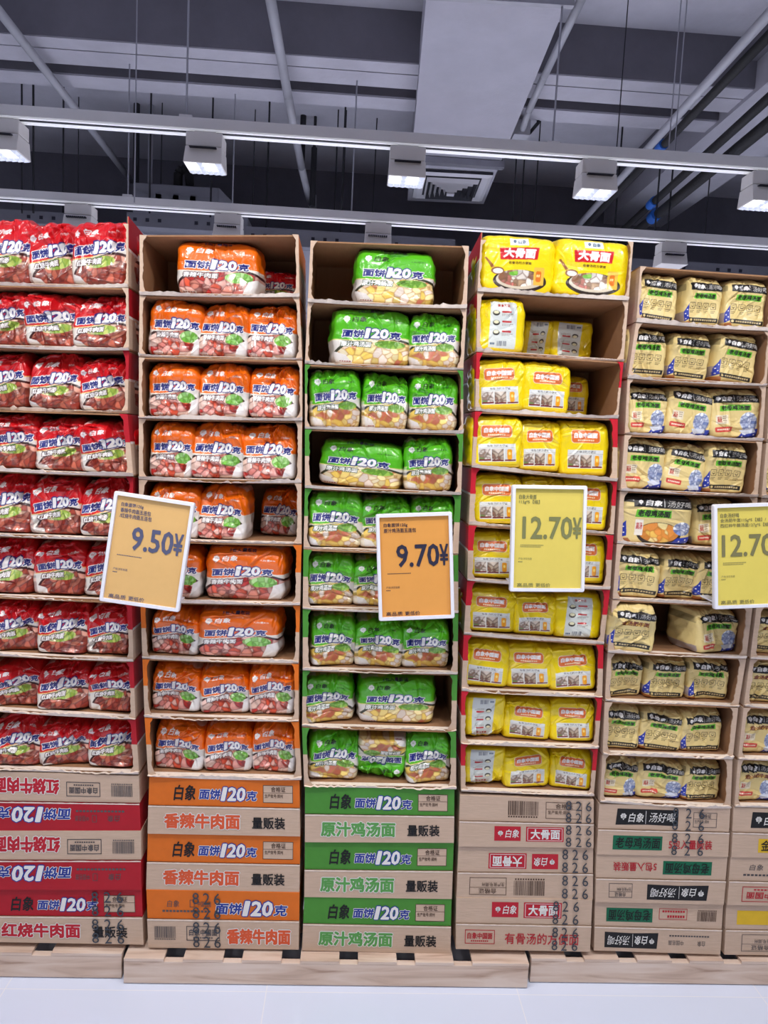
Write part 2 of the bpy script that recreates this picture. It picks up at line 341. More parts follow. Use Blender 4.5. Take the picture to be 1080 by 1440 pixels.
# light rails: housing (grey), slot (dark) and lit white underside; heads hang below
def rail(yd, z, py0, label, x0=-4.5, x1=5):
    r = empty('light_rail', (0, yd, z)); tag(r, label, 'light rail')
    mb = MB(); mb.box(x0, x1, -0.035, 0.035, 0.0, 0.05, ALU); mb.build('housing', r, bevel=0.003)
    mb = MB(); mb.box(x0, x1, -0.018, -0.002, -0.010, -0.001, SLOT); mb.build('power_slot', r)
    mb = MB(); mb.box(x0, x1, -0.034, -0.019, -0.008, -0.001, RAILW); mb.box(x0, x1, -0.001, 0.034, -0.011, -0.001, RAILW); mb.build('diffuser_strip', r)
    return r
def head(px, py, yd, z, label, group, lit=True, wd=0.178):
    c = PY(px, py, yd); x = c[0]
    r = empty('spotlight', (x, yd, z)); tag(r, label, 'spotlight', group)
    hw = wd/2
    mb = MB()
    mb.box(-hw*0.95, hw*0.95, -0.055, 0.055, -0.085, -0.022, HEADM)
    mb.hexa([(-hw, -0.085, -0.17), (hw, -0.085, -0.17), (hw, 0.065, -0.17), (-hw, 0.065, -0.17), (-hw*0.96, -0.06, -0.088), (hw*0.96, -0.06, -0.088), (hw*0.96, 0.06, -0.088), (-hw*0.96, 0.06, -0.088)], HEADM)
    mb.build('housing', r, bevel=0.004)
    mb = MB(); mb.box(-0.05, 0.05, -0.03, 0.03, -0.022, 0.0, HEADM); mb.build('adapter', r)
    if lit:
        mb = MB()
        n = 6
        for i in range(n):
            for j in range(3):
                xa = -hw*0.94+2*hw*0.94*i/n; xb = -hw*0.94+2*hw*0.94*(i+1)/n; ya = -0.08+0.14*j/3; yb = -0.08+0.14*(j+1)/3
                mb.add([(xa, ya, -0.171), (xb, ya, -0.171), (xb, yb, -0.171), (xa, yb, -0.171), ((xa+xb)/2, (ya+yb)/2, -0.182)], [(1, 0, 4), (2, 1, 4), (3, 2, 4), (0, 3, 4)], LENS if j < 2 and i not in (2, 5) else LENSB)
        mb.build('lens', r)
    mb = MB()
    if lit: mb.box(-hw*0.7, hw*0.7, -0.0845, -0.06, -0.1, -0.097, SLOT)
    else:
        for i in range(10): mb.box(-hw*0.7+hw*1.4*i/10, -hw*0.7+hw*1.4*(i+0.7)/10, -0.088, -0.06, -0.112, -0.104, SLOT)
    mb.build('vent', r)
    return r
ZR = 3.15
y1 = float(PZ(540, 203, ZR)[1]); y2 = float(PZ(540, 313, ZR)[1])
rail(y1, ZR, 0, 'nearer ceiling light rail, its lit heads facing the camera')
rail(y2, ZR, 0, 'farther ceiling light rail just above the carton stacks')
for (px, lb) in ((8, 'spotlight cut by left photo edge on nearer rail'), (290, 'lit spotlight above the orange stack on nearer rail'), (573, 'lit spotlight beside the air diffuser on nearer rail'), (840, 'lit spotlight above the yellow stack on nearer rail'), (1078, 'lit spotlight at right photo edge on nearer rail')):
    head(px, 212, y1, ZR, lb, 'lit spotlights on the nearer rail')
for (px, lb) in ((114, 'grey spotlight back with vent slots above the red packs'), (322, 'grey spotlight back with vent slots above the orange stack'), (532, 'grey spotlight back with vent slots above the green stack'), (946, 'grey spotlight back with vent slots above the gold stack')):
    head(px, 318, y2, ZR, lb, 'unlit-looking spotlight backs on the farther rail', lit=False)

# suspension rods: (px at top of view, py, px bottom, py, depth, radius, dark)
rods = [(184, 0, 180, 278, y2, .006, 0, 'left one of a close pair of thin rods left of centre'), (194, 0, 189, 285, y2-.4, .005, 0, 'right one of a close pair of thin rods left of centre'),
        (267, 0, 262, 168, y1, .006, 0, 'thin rod carrying the nearer rail above the orange stack'), (340, 0, 326, 318, y2+.3, .006, 0, 'thin rod right of the orange stack spotlight'), (501, 0, 494, 303, y2, .006, 0, 'thin rod just left of the air duct'),
        (800, 0, 777, 205, y1, .006, 0, 'thin rod right of the air duct'), (887, 0, 866, 225, y1, .005, 1, 'single dark rod above the yellow stack'), (955, 0, 940, 213, y1, .004, 0, 'left one of the bright rod pair at upper right'), (963, 0, 948, 215, y1+.06, .004, 0, 'right one of the bright rod pair at upper right'),
        (33, 115, 31, 300, y2+.5, .012, 1, 'left one of two dark rods at far left'), (44, 117, 47, 300, y2+.5, .014, 1, 'right one of two dark rods at far left'), (229, 133, 226, 280, 6.0, .008, 1, 'fine dark rod left of the air conditioner centre'), (112, 180, 110, 275, 6.0, .008, 1, 'fine dark rod at left between the two rails'),
        (475, 152, 470, 305, 5.9, .01, 1, 'left one of two thin black rods left of duct'), (476, 152, 481, 305, 5.9, .01, 1, 'right one of two thin black rods left of duct'), (528, 160, 524, 305, 6.0, .008, 1, 'dark rod left of the diffuser'), (360, 140, 355, 300, 6.0, .008, 1, 'dark rod right of the air conditioner'),
        (722, 175, 720, 320, 5.6, .01, 1, 'leftmost of three dark rods right of diffuser'), (732, 200, 731, 322, 5.6, .01, 1, 'middle of three dark rods right of diffuser'), (760, 225, 750, 322, 5.6, .009, 1, 'rightmost of three dark rods right of diffuser'),
        (921, 245, 920, 335, 5.2, .012, 1, 'left one of the dark rods beside the blue clips'), (941, 240, 938, 335, 5.2, .012, 1, 'right one of the dark rods beside the blue clips'), (1000, 245, 990, 340, 5.3, .009, 1, 'dark rod right of the blue clips')]
for (xa, ya, xb, yb, yd, r, dk, lb) in rods:
    p0 = PY(xb, yb, yd); ztop = ZS
    if yd < 5.0 and yd > 4.5: ztop = ZB
    mb = MB(); mb.tube(p0, (p0[0], p0[1], ztop), r*(.55 if dk else .8), RODD if dk else RODM, 8)
    if r == .006: mb.box(p0[0]-.03, p0[0]+.03, p0[1]-.02, p0[1]+.02, p0[2]-.02, p0[2]+.015, ALU)
    tag(mb.build('suspension_rod', loc=p0, smooth=False), lb+', hanging from the ceiling', 'rod', 'suspension rods under the ceiling')
# thick black posts
for (xa, ya, xb, yb, lb) in ((193, 132, 191, 258, 'thick dark drop pipe beside the air conditioner'), (213, 185, 211, 258, 'slim grey drop pipe above the air conditioner'), (430, 150, 424, 240, 'dark flat drop bracket near the hooked conduit'), (443, 208, 439, 290, 'black drop pipe beside the hooked conduit')):
    yy = 6.05; p0 = PY(xb, yb, yy); p1 = PY(xa, ya, yy)
    mb = MB(); mb.tube(p0, (p0[0], yy, p1[2] if xa == 443 else ZS), 0.024 if xa != 213 else 0.02, RODD if xa != 213 else RODM, 12)
    if xa in (193, 430): mb.box(p0[0]-.1, p0[0]+.1, yy-.03, yy+.03, p1[2], p1[2]+.03, RODD)
    if xa == 443: mb.tube((p0[0], yy, p1[2]), (p0[0], yy, ZS), 0.012, RODD, 8)
    tag(mb.build('drop_pipe', loc=p0), lb, 'pipe')
# air conditioner cassette behind the far rail
ACM = mat('ac_grey', (128, 128, 138), 0.55, metal=0.2, noise=0.05)
yy = 5.9; a = PY(187, 256, yy); b = PY(308, 263, yy); c2 = PY(345, 298, yy); zb = PY(250, 318, yy)[2]
mb = MB(); mb.box(a[0], b[0], yy, yy+0.7, zb, a[2], ACM)
mb.add([(b[0], yy, a[2]), (c2[0], yy+.15, c2[2]), (c2[0], yy+.15, zb), (b[0], yy, zb), (b[0], yy+.7, a[2]), (c2[0], yy+.7, c2[2]), (c2[0], yy+.7, zb), (b[0], yy+.7, zb)], [(3, 2, 1, 0), (0, 1, 5, 4), (1, 2, 6, 5), (4, 5, 6, 7), (2, 3, 7, 6)], ACM)
ac = mb.build('air_conditioner', loc=((a[0]+b[0])/2, yy, zb), bevel=0.008); tag(ac, 'dark grey ceiling air conditioner unit above the orange stack', 'air conditioner')
L0 = Matrix.Translation(-ac.location)
for i in range(4):
    x = a[0]+(b[0]-a[0])*(0.2+0.2*i); mb = MB(); mb.box(x-0.09, x+0.09, yy-0.008, yy+.01, zb+.1, a[2]-.08, mat('ac_panel', (118, 118, 128), 0.5)); mb.build('panel', ac).matrix_parent_inverse = L0
e = PY(246, 256, yy); mb = MB(); mb.path([(e[0], yy+.1, e[2]-.02), (e[0], yy+.1, e[2]+.1), (e[0]+.03, yy+.1, e[2]+.14), (e[0]+.08, yy+.1, e[2]+.12), (e[0]+.1, yy+.1, e[2]-.02)], 0.035, BLK, 12)
mb.build('pipe_elbow', ac, smooth=True).matrix_parent_inverse = L0
# perforated cable trays and the white fascia behind the far rail
TRAY = mat('tray_grey', (116, 116, 126), 0.6, noise=0.08)
for (xa, xb, py, hh, lb) in ((178, 306, 298, 19, 'grey perforated cable tray behind the rail above the orange stack'), (344, 640, 318, 24, 'long grey perforated cable tray behind the rail above the green stack'), (838, 1120, 360, 17, 'grey perforated cable tray behind the rail above the gold stack'), (-60, 100, 290, 17, 'grey cable tray behind the rail above the red packs')):
    yy = 5.55; a = PY(xa, py, yy); b = PY(xb, py+hh, yy)
    zt = a[2]; zb = PY(xa, py+hh, yy)[2]
    mb = MB(); mb.box(a[0], b[0], yy, yy+.12, zb, zt, TRAY)
    for i in range(int((b[0]-a[0])/0.09)):
        if i % 5 < 3: mb.box(a[0]+.05+.09*i, a[0]+.075+.09*i, yy-.003, yy, (zb+zt)/2-.012, (zb+zt)/2+.012, SLOT)
    tr_ = mb.build('cable_tray', loc=((a[0]+b[0])/2, yy, zb)); tag(tr_, lb, 'cable tray')
    for xx in (a[0]+.15, a[0]+(b[0]-a[0])*(.45 if xa == 344 else .9)):
        mb = MB(); mb.tube((xx, yy+.06, zt-.01), (xx, yy+.06, ZS), .007, RODD, 8); mb.build('hanger', tr_).matrix_parent_inverse = Matrix.Translation(-tr_.location)
FASC = mat('fascia_white', (214, 214, 226), 0.5)
yy = 6.2; a = PY(20, 310, yy); b = PY(1100, 392, yy)
mb = MB(); mb.box(-3.2, 4.2, yy, yy+.08, 0.0, a[2]-.02, FASC); struct(mb, 'wall_far_shelving')
# ------------------------------------------------------------------ pallets
def wood():
    m = bpy.data.materials.new('pale_wood'); m.use_nodes = True; nt = m.node_tree; b = nt.nodes['Principled BSDF']
    tc = nt.nodes.new('ShaderNodeTexCoord'); mp = nt.nodes.new('ShaderNodeMapping'); mp.inputs['Scale'].default_value = (1.2, 9, 12)
    n = nt.nodes.new('ShaderNodeTexNoise'); n.inputs['Scale'].default_value = 2.4; n.inputs['Detail'].default_value = 7; n.inputs['Distortion'].default_value = 0.9
    cr = nt.nodes.new('ShaderNodeValToRGB'); e = cr.color_ramp.elements
    e[0].position = 0.30; e[0].color = rgba((176, 146, 128)); e[1].position = 0.62; e[1].color = rgba((226, 206, 192))
    k = e.new(0.44); k.color = rgba((212, 186, 168))
    nt.links.new(tc.outputs['Object'], mp.inputs['Vector']); nt.links.new(mp.outputs['Vector'], n.inputs['Vector'])
    nt.links.new(n.outputs['Fac'], cr.inputs['Fac']); nt.links.new(cr.outputs['Color'], b.inputs['Base Color']); b.inputs['Roughness'].default_value = 0.6
    return m
WOOD = wood()
ZPAL = float(PY(540, 1338, D)[2])
def pallet(pxa, pxb, pyt, pyb, yf, label):
    xa = PY(pxa, 1355, yf)[0]+0.002; xb = PY(pxb, 1355, yf)[0]-0.002
    r = empty('wooden_pallet', ((xa+xb)/2, yf, 0)); tag(r, label, 'pallet', 'wooden pallets under the stacks')
    x0, x1 = xa-(xa+xb)/2, xb-(xa+xb)/2
    mb = MB(); mb.box(x0, x1, 0, 0.022, 0.003, ZPAL-0.0105, WOOD); mb.build('front_board', r, bevel=0.002)
    n = max(2, int((x1-x0)/0.17))
    g = random.Random(int(pxb))
    for i in range(n):
        u0 = x0+(x1-x0)*i/n; u1 = x0+(x1-x0)*(i+1)/n-(0.06 if i < n-1 else 0)
        mb = MB(); mb.box(u0, u1, -0.001, 0.52, ZPAL-0.010, ZPAL-0.001, WOOD); mb.build('deck_plank', r)
    for yy in (0.24, 0.50):
        mb = MB(); mb.box(x0, x1, yy, yy+.022, 0.003, ZPAL-0.0105, WOOD); mb.build('rear_board' if yy > .4 else 'middle_board', r)
pallet(-130, 172, 1328, 1372, 2.125, 'pale wooden pallet at left photo edge under the red stack')
pallet(173, 745, 1336, 1383, 2.105, 'long pale wooden pallet under the orange and green stacks')
pallet(746, 1260, 1336, 1377, 2.13, 'pale wooden pallet at right under the gold stack')
# ------------------------------------------------------------------ cartons
ORD = ['top', 'second', 'third', 'fourth', 'fifth', 'sixth', 'seventh', 'eighth', 'ninth', 'tenth']
DEP = 0.30
# per stack: left-front pixel x, right-front pixel x, and left/right pixel y for every boundary from the top downward
STK = {
 'red': dict(n=9, L=[(-34, 309), (-36, 400), (-36, 487), (-37, 575), (-30, 661), (-31, 752), (-30, 838), (-26, 920), (-24, 998), (-22, 1081)],
             R=[(182, 315), (182, 405), (183, 493), (181, 582), (189, 670), (187, 760), (187, 847), (189, 930), (192, 1011), (197, 1088)],
             CL=[(-22, 1084), (-22, 1168), (-22, 1251), (-22, 1324)], CR=[(196, 1091), (199, 1168), (200, 1251), (203, 1328)]),
 'orange': dict(n=9, L=[(196, 330), (196, 415), (195, 502), (195, 588), (195, 674), (196, 760), (197, 846), (200, 926), (203, 1008), (208, 1091)],
             R=[(421, 330), (422, 418), (426, 507), (426, 592), (425, 679), (425, 766), (423, 851), (421, 933), (421, 1014), (425, 1096)],
             CL=[(209, 1092), (207, 1172), (205, 1251), (208, 1332)], CR=[(422, 1097), (423, 1176), (422, 1255), (421, 1335)]),
 'green': dict(n=9, L=[(436, 338), (432, 425), (428, 512), (428, 603), (428, 686), (426, 772), (425, 856), (425, 942), (424, 1022), (427, 1105)],
             R=[(660, 346), (657, 434), (652, 521), (652, 610), (649, 696), (645, 780), (645, 862), (644, 948), (642, 1028), (642, 1109)],
             CL=[(428, 1105), (428, 1184), (427, 1261), (424, 1336)], CR=[(640, 1110), (639, 1185), (636, 1264), (634, 1341)]),
 'yellow': dict(n=10, L=[(675, 337), (670, 410), (669, 495), (667, 578), (662, 657), (658, 738), (656, 816), (651, 892), (648, 971), (647, 1045), (647, 1112)],
             R=[(891, 340), (884, 423), (877, 509), (869, 589), (868, 677), (863, 752), (858, 829), (849, 906), (847, 980), (841, 1052), (835, 1119)],
             CL=[(646, 1118), (644, 1190), (641, 1262), (640, 1334)], CR=[(836, 1125), (835, 1192), (834, 1265), (830, 1338)]),
 'gold': dict(n=10, L=[(899, 374), (893, 453), (881, 532), (877, 611), (871, 690), (866, 764), (860, 843), (853, 917), (849, 986), (846, 1060), (842, 1127)],
             R=[(1090, 388), (1084, 466), (1077, 543), (1072, 621), (1065, 699), (1062, 777), (1058, 853), (1049, 926), (1038, 994), (1030, 1067), (1027, 1136)],
             CL=[(842, 1130), (838, 1201), (836, 1268), (834, 1336)], CR=[(1028, 1136), (1024, 1205), (1018, 1272), (1013, 1342)]),
 'edge': dict(n=10, L=[(1098, 390), (1091, 467), (1084, 544), (1076, 622), (1069, 700), (1066, 778), (1062, 853), (1053, 926), (1044, 994), (1036, 1067), (1031, 1134)],
             R=[(1296, 404), (1288, 481), (1279, 558), (1270, 634), (1262, 711), (1256, 788), (1250, 862), (1243, 934), (1234, 1001), (1226, 1072), (1222, 1138)],
             CL=[(1031, 1135), (1027, 1205), (1021, 1272), (1017, 1342)], CR=[(1224, 1142), (1220, 1210), (1214, 1276), (1210, 1344)]),
}
STKNAME = {'red': 'red stack', 'orange': 'orange stack', 'green': 'green stack', 'yellow': 'yellow stack', 'gold': 'gold stack', 'edge': 'cut-off stack at right photo edge'}
OPEN = {}
def open_carton(st, i, tl, tr, bl, br, dy):
    """front corners (world points in the plane y = D+dy); an open-fronted carton whose front panel was torn away"""
    g = random.Random(hash((len(st)*31+ord(st[0]), i)))
    col = BRAND[st if st != 'edge' else 'gold']
    if st == 'gold' or st == 'edge': col = KRAFT
    T = 0.004; y0 = D+dy; y1 = y0+DEP
    gap = 0.0012
    bl, br, tl, tr = [np.array(p) for p in (bl, br, tl, tr)]
    bl[2] += gap; br[2] += gap; tl[2] -= gap; tr[2] -= gap
    bl[0] += .002; tl[0] += .002; br[0] -= .002; tr[0] -= .002
    root_loc = ((bl[0]+br[0])/2, y0, min(bl[2], br[2]))
    mb = MB()
    def pt(p, y, dx=0, dz=0): return (p[0]+dx, y, p[2]+dz)
    mid = lambda a, b, t: np.array(a)*(1-t)+np.array(b)*t
    # bottom
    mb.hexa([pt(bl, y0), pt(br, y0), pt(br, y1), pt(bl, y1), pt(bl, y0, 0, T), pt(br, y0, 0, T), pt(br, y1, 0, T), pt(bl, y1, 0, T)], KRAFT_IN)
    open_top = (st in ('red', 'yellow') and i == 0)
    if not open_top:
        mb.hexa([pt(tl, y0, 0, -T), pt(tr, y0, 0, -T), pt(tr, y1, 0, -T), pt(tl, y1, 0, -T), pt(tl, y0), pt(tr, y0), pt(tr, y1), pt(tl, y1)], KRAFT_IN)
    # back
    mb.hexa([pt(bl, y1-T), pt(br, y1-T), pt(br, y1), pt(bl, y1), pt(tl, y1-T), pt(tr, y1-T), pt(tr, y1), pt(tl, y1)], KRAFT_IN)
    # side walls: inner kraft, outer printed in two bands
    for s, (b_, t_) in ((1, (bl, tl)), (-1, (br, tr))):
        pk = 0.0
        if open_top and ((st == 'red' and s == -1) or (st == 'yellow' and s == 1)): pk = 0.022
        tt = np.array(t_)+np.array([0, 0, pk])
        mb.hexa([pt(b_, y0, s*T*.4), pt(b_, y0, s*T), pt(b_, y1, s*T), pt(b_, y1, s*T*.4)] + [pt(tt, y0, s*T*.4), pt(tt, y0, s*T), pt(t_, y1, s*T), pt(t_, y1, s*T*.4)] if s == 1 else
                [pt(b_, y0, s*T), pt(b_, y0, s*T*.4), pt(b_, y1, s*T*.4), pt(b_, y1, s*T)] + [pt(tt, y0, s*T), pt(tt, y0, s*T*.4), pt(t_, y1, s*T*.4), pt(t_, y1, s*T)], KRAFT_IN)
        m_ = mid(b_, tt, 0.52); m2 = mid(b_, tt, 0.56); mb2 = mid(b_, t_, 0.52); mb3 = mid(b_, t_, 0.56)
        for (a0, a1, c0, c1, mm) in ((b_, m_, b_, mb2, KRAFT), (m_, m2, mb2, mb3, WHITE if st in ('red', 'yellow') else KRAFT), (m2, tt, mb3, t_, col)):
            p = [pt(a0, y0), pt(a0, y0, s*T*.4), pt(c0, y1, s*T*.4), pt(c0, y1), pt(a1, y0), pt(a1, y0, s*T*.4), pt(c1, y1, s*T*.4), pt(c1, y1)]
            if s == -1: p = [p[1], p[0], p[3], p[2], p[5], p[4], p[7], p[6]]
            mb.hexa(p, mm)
    o = mb.build('open_carton', loc=root_loc)
    Lm = Matrix.Translation(-Vector(root_loc))
    # torn lip along the bottom: jagged thin strip standing up in front
    mb = MB(); N = 46; v = []
    sag = g.uniform(-.003, .006)
    amp = g.uniform(0.6, 1.3)
    hgt = 0.0085; bow = g.uniform(.001, .0055)
    for k in range(N+1):
        t = k/N; p = mid(bl, br, t); z = p[2]-0.0005-bow*4*t*(1-t)
        j = hgt + amp*(0.003*math.sin(t*9+i*2.1) + 0.0025*g.uniform(-1, 1)) - sag*4*t*(1-t)
        if g.random() < 0.05: j += 0.004
        q = 0.003*math.sin(t*6.3+i)+0.002
        v += [(p[0], y0-0.004-q*.3, z), (p[0], y0-0.009-q, z+j), (p[0], y0-0.0005, z+j-0.0005), (p[0], y0-0.0003, z)]
    mb.hexa([pt(bl, y0-.001, .004, T), pt(br, y0-.001, -.004, T), pt(br, y0+.016, -.004, T), pt(bl, y0+.016, .004, T), pt(bl, y0-.001, .004, T+.0015), pt(br, y0-.001, -.004, T+.0015), pt(br, y0+.016, -.004, T+.0012), pt(bl, y0+.016, .004, T+.0012)], TORN_AND_LIT)  # pale strip on the carton floor, painting in the light along its front
    fs = []
    for k in range(N):
        a = 4*k; b = a+4
        fs += [(a, b, b+1, a+1), (a+1, b+1, b+2, a+2), (a+2, b+2, b+3, a+3)]
    mb.add(v, fs, TORN_AND_LIT)
    lip = mb.build('torn_edge_and_light_strip', o); lip.matrix_parent_inverse = Lm; lip['label'] = 'pale torn cardboard edge and painted light strip along the front'
    # remnants of the front panel at both sides
    for s, (b_, t_) in ((1, (bl, tl)), (-1, (br, tr))):
        if open_top and not (st == 'red'): wdt = 0.006
        else: wdt = g.uniform(0.010, 0.018) if i > 2 else g.uniform(0.006, 0.011)
        mb = MB(); N = 22; v = []
        for k in range(N+1):
            t = k/N; p = mid(b_, t_, t)
            w_ = wdt + 0.0009*math.sin(t*13+i*1.7+s) + 0.0014*g.uniform(-1, 1) + (0.012*max(0, 1-t*7) + 0.010*max(0, (t-0.9)*10))
            v += [(p[0], y0-0.0045, p[2]), (p[0]+s*w_, y0-0.0045, p[2]), (p[0]+s*w_, y0-0.0005, p[2]), (p[0], y0-0.0005, p[2])]
        fk, fc = [], []
        for k in range(N):
            a = 4*k; b = a+4
            qs = [(a, a+1, b+1, b), (a+1, a+2, b+2, b+1), (a+3, a, b, b+3)]
            if s == -1: qs = [q[::-1] for q in qs]
            (fc if (k/N > 0.53 and i > (4 if st == 'orange' else 1)) else fk).extend(qs)
        o_ = len(mb.v); mb.v = [tuple(map(float, p)) for p in v]
        for q in fk: mb.f.append(q); mb.m.append(mb.mi(KRAFT))
        for q in fc: mb.f.append(q); mb.m.append(mb.mi(col))
        c_ = mb.build('front_panel_remnant', o); c_.matrix_parent_inverse = Lm
    return o
ROWS = {}
for st, S in STK.items():
    for i in range(S['n']):
        dy = 0.006*math.sin(i*2.3+len(st)) - (0.012 if (st, i) in (('red', 3), ('yellow', 3)) else 0)
        y = D+dy
        tl = PY(*S['L'][i], y); tr = PY(*S['R'][i], y); bl = PY(*S['L'][i+1], y); br = PY(*S['R'][i+1], y)
        o = open_carton(st, i, tl, tr, bl, br, dy)
        what = {'red': 'open carton with red printed side', 'orange': 'open carton with orange printed edges', 'green': 'open carton with green printed edges', 'yellow': 'open carton with red striped side', 'gold': 'plain kraft open carton', 'edge': 'plain kraft open carton'}[st]
        tag(o, f"{what}, {ORD[i]} from top in the {STKNAME[st]}" if i else f"{what}, topmost in the {STKNAME[st]}", 'carton', f"open cartons of the {STKNAME[st]}")
        ROWS[(st, i)] = (bl, br, tl, tr, dy)

# closed cartons: two printed halves each
def lower_std(F, t, cm, oc=WHITE):
    F.text(t, .11, .60, .24, .76, cm, 1, 0.045, 0.0, oc, 0.10); F.text('量贩装', .685, .90, .26, .68, BLACK, 1, 0.02)
def upper_std(F):
    F.text('白象', .165, .305, .20, .74, BLACK, 1, 0.02, 0.15); F.big120(.335, .715, .22, .68); F.cert(.755, .955, .16, .80, KRAFT)
def upper_alt(F):
    F.text('白象', .13, .21, .42, .66, GREY, 1, 0.0, 0.15); F.dashes(.10, .42, .24, .31, GREY, 14); F.frame(.28, .31, .42, .68, GREY, 1); F.text('中国名面', .33, .42, .44, .64, GREY, 1)
    F.big120(.45, .92, .16, .66)
def lower_alt(F, t, cm):
    F.barcode(.045, .185, .30, .78, GREY, 1, 3); F.badge(.255, .475, .28, .80, GREY); F.text(t, .525, .94, .20, .72, cm, 1, 0.045, 0.0, WHITE, 0.10)
def y_logo(F):
    F.rect(.26, .455, .26, .86, REDINK, 0); F.emblem(.305, .58, .022, WHITE); F.text('白象', .34, .44, .40, .74, WHITE, 1, 0.01, 0.2)
    F.rect(.495, .775, .24, .86, REDINK, 0); F.frame(.505, .765, .28, .82, WHITE, 1); F.text('大骨面', .53, .745, .36, .76, WHITE, 1, 0.03)
def y_code(F): F.barcode(.36, .585, .18, .86, BROWN, 1, 5); F.cert(.64, .91, .16, .86)
def y_low(F): F.badge(.065, .285, .24, .80, REDINK); F.text('有骨汤的方便面', .36, .91, .26, .70, REDINK, 1, 0.008)
def d_ban(F): F.banner(.13, .605, .18, .84); F.cert(.72, .90, .16, .78, None, GREY)
def d_grn(F): F.rect(.115, .49, .22, .80, TEAL, 0); F.text('老母鸡汤面', .135, .475, .30, .74, BLACK, 1, 0.012, 0.08); F.text('5包入量贩装', .54, .87, .30, .68, REDINK, 1, 0.012)
def d_grn2(F): F.rect(.55, .91, .22, .80, TEAL, 0); F.text('老母鸡汤面', .565, .895, .30, .74, BLACK, 1, 0.012, 0.08); F.frame(.28, .50, .2, .66, REDINK, 1); F.dashes(.3, .44, .48, .58, REDINK, 7); F.dashes(.3, .48, .28, .36, REDINK, 9); F.barcode(.05, .20, .24, .7, BROWN, 1, 9)
def d_ban2(F): F.banner(.50, .92, .18, .84); F.dashes(.10, .42, .24, .30, GREY, 15); F.text('白象', .13, .19, .46, .68, GREY, 1); F.text('中国名面', .30, .42, .46, .66, GREY, 1)
def e_yel(F): F.rect(.19, .60, .22, .80, YELLOWBOX, 0); F.text('金汤肥牛面', .21, .58, .30, .74, BLACK, 1, 0.012); F.text('量贩装', .66, .85, .3, .68, REDINK, 1, .012)
def e_red(F): F.text('5包入量贩装', .14, .50, .30, .68, REDINK, 1, 0.012); F.rect(.55, .92, .22, .8, YELLOWBOX, 0)
def e_small(F): F.text('白象', .14, .24, .46, .72, GREY, 1, 0.0, 0.15); F.frame(.31, .38, .42, .72, GREY, 1); F.dashes(.10, .55, .22, .30, GREY, 16)
def e_badge(F): F.badge(.52, .90, .18, .84, REDINK)
def e_cert(F): F.cert(.60, .88, .14, .84, None, GREY)
RT, OT, GT = '红烧牛肉面', '香辣牛肉面', '原汁鸡汤面'
FACES = {  # per stack, three cartons of (upper colour, upper painter, upper flip), (lower ...), digits columns or None
 'red': [((KRAFT, lambda F: lower_alt(F, RT, REDINK), True), (BRAND['red'], upper_alt, True), None)]*2 + [((BRAND['red'], upper_std, False), (KRAFT, lambda F: lower_std(F, RT, REDINK), False), (.70, .78, .86))],
 'orange': [((BRAND['orange'], upper_std, False), (KRAFT, lambda F: lower_std(F, OT, ORGTXT), False), None)]*2 + [((BRAND['orange'], upper_alt, False), (KRAFT, lambda F: lower_alt(F, OT, ORGTXT), False), (.32, .39, .46))],
 'green': [((BRAND['green'], upper_std, False), (KRAFT, lambda F: lower_std(F, GT, GRNTXT), False), None)]*3,
 'yellow': [((KRAFT, y_code, False), (KRAFT, y_logo, False), (.81, .885, .96)), ((KRAFT, y_logo, True), (KRAFT, y_code, True), (.79, .865, .94)), ((KRAFT, y_logo, False), (KRAFT, y_low, False), (.73, .80, .88))],
 'gold': [((KRAFT, d_ban, False), (KRAFT, d_grn, False), (.58, .68, .78)), ((KRAFT, d_grn, True), (KRAFT, d_ban, True), None), ((KRAFT, d_grn2, True), (KRAFT, d_ban2, True), None)],
 'edge': [((KRAFT, d_ban, False), (KRAFT, e_yel, False), None), ((KRAFT, e_small, False), (KRAFT, e_badge, True), None), ((KRAFT, e_red, True), (KRAFT, e_cert, True), None)]}
EDGE_DARK = mat('carton_seam', (60, 46, 38), 0.9)
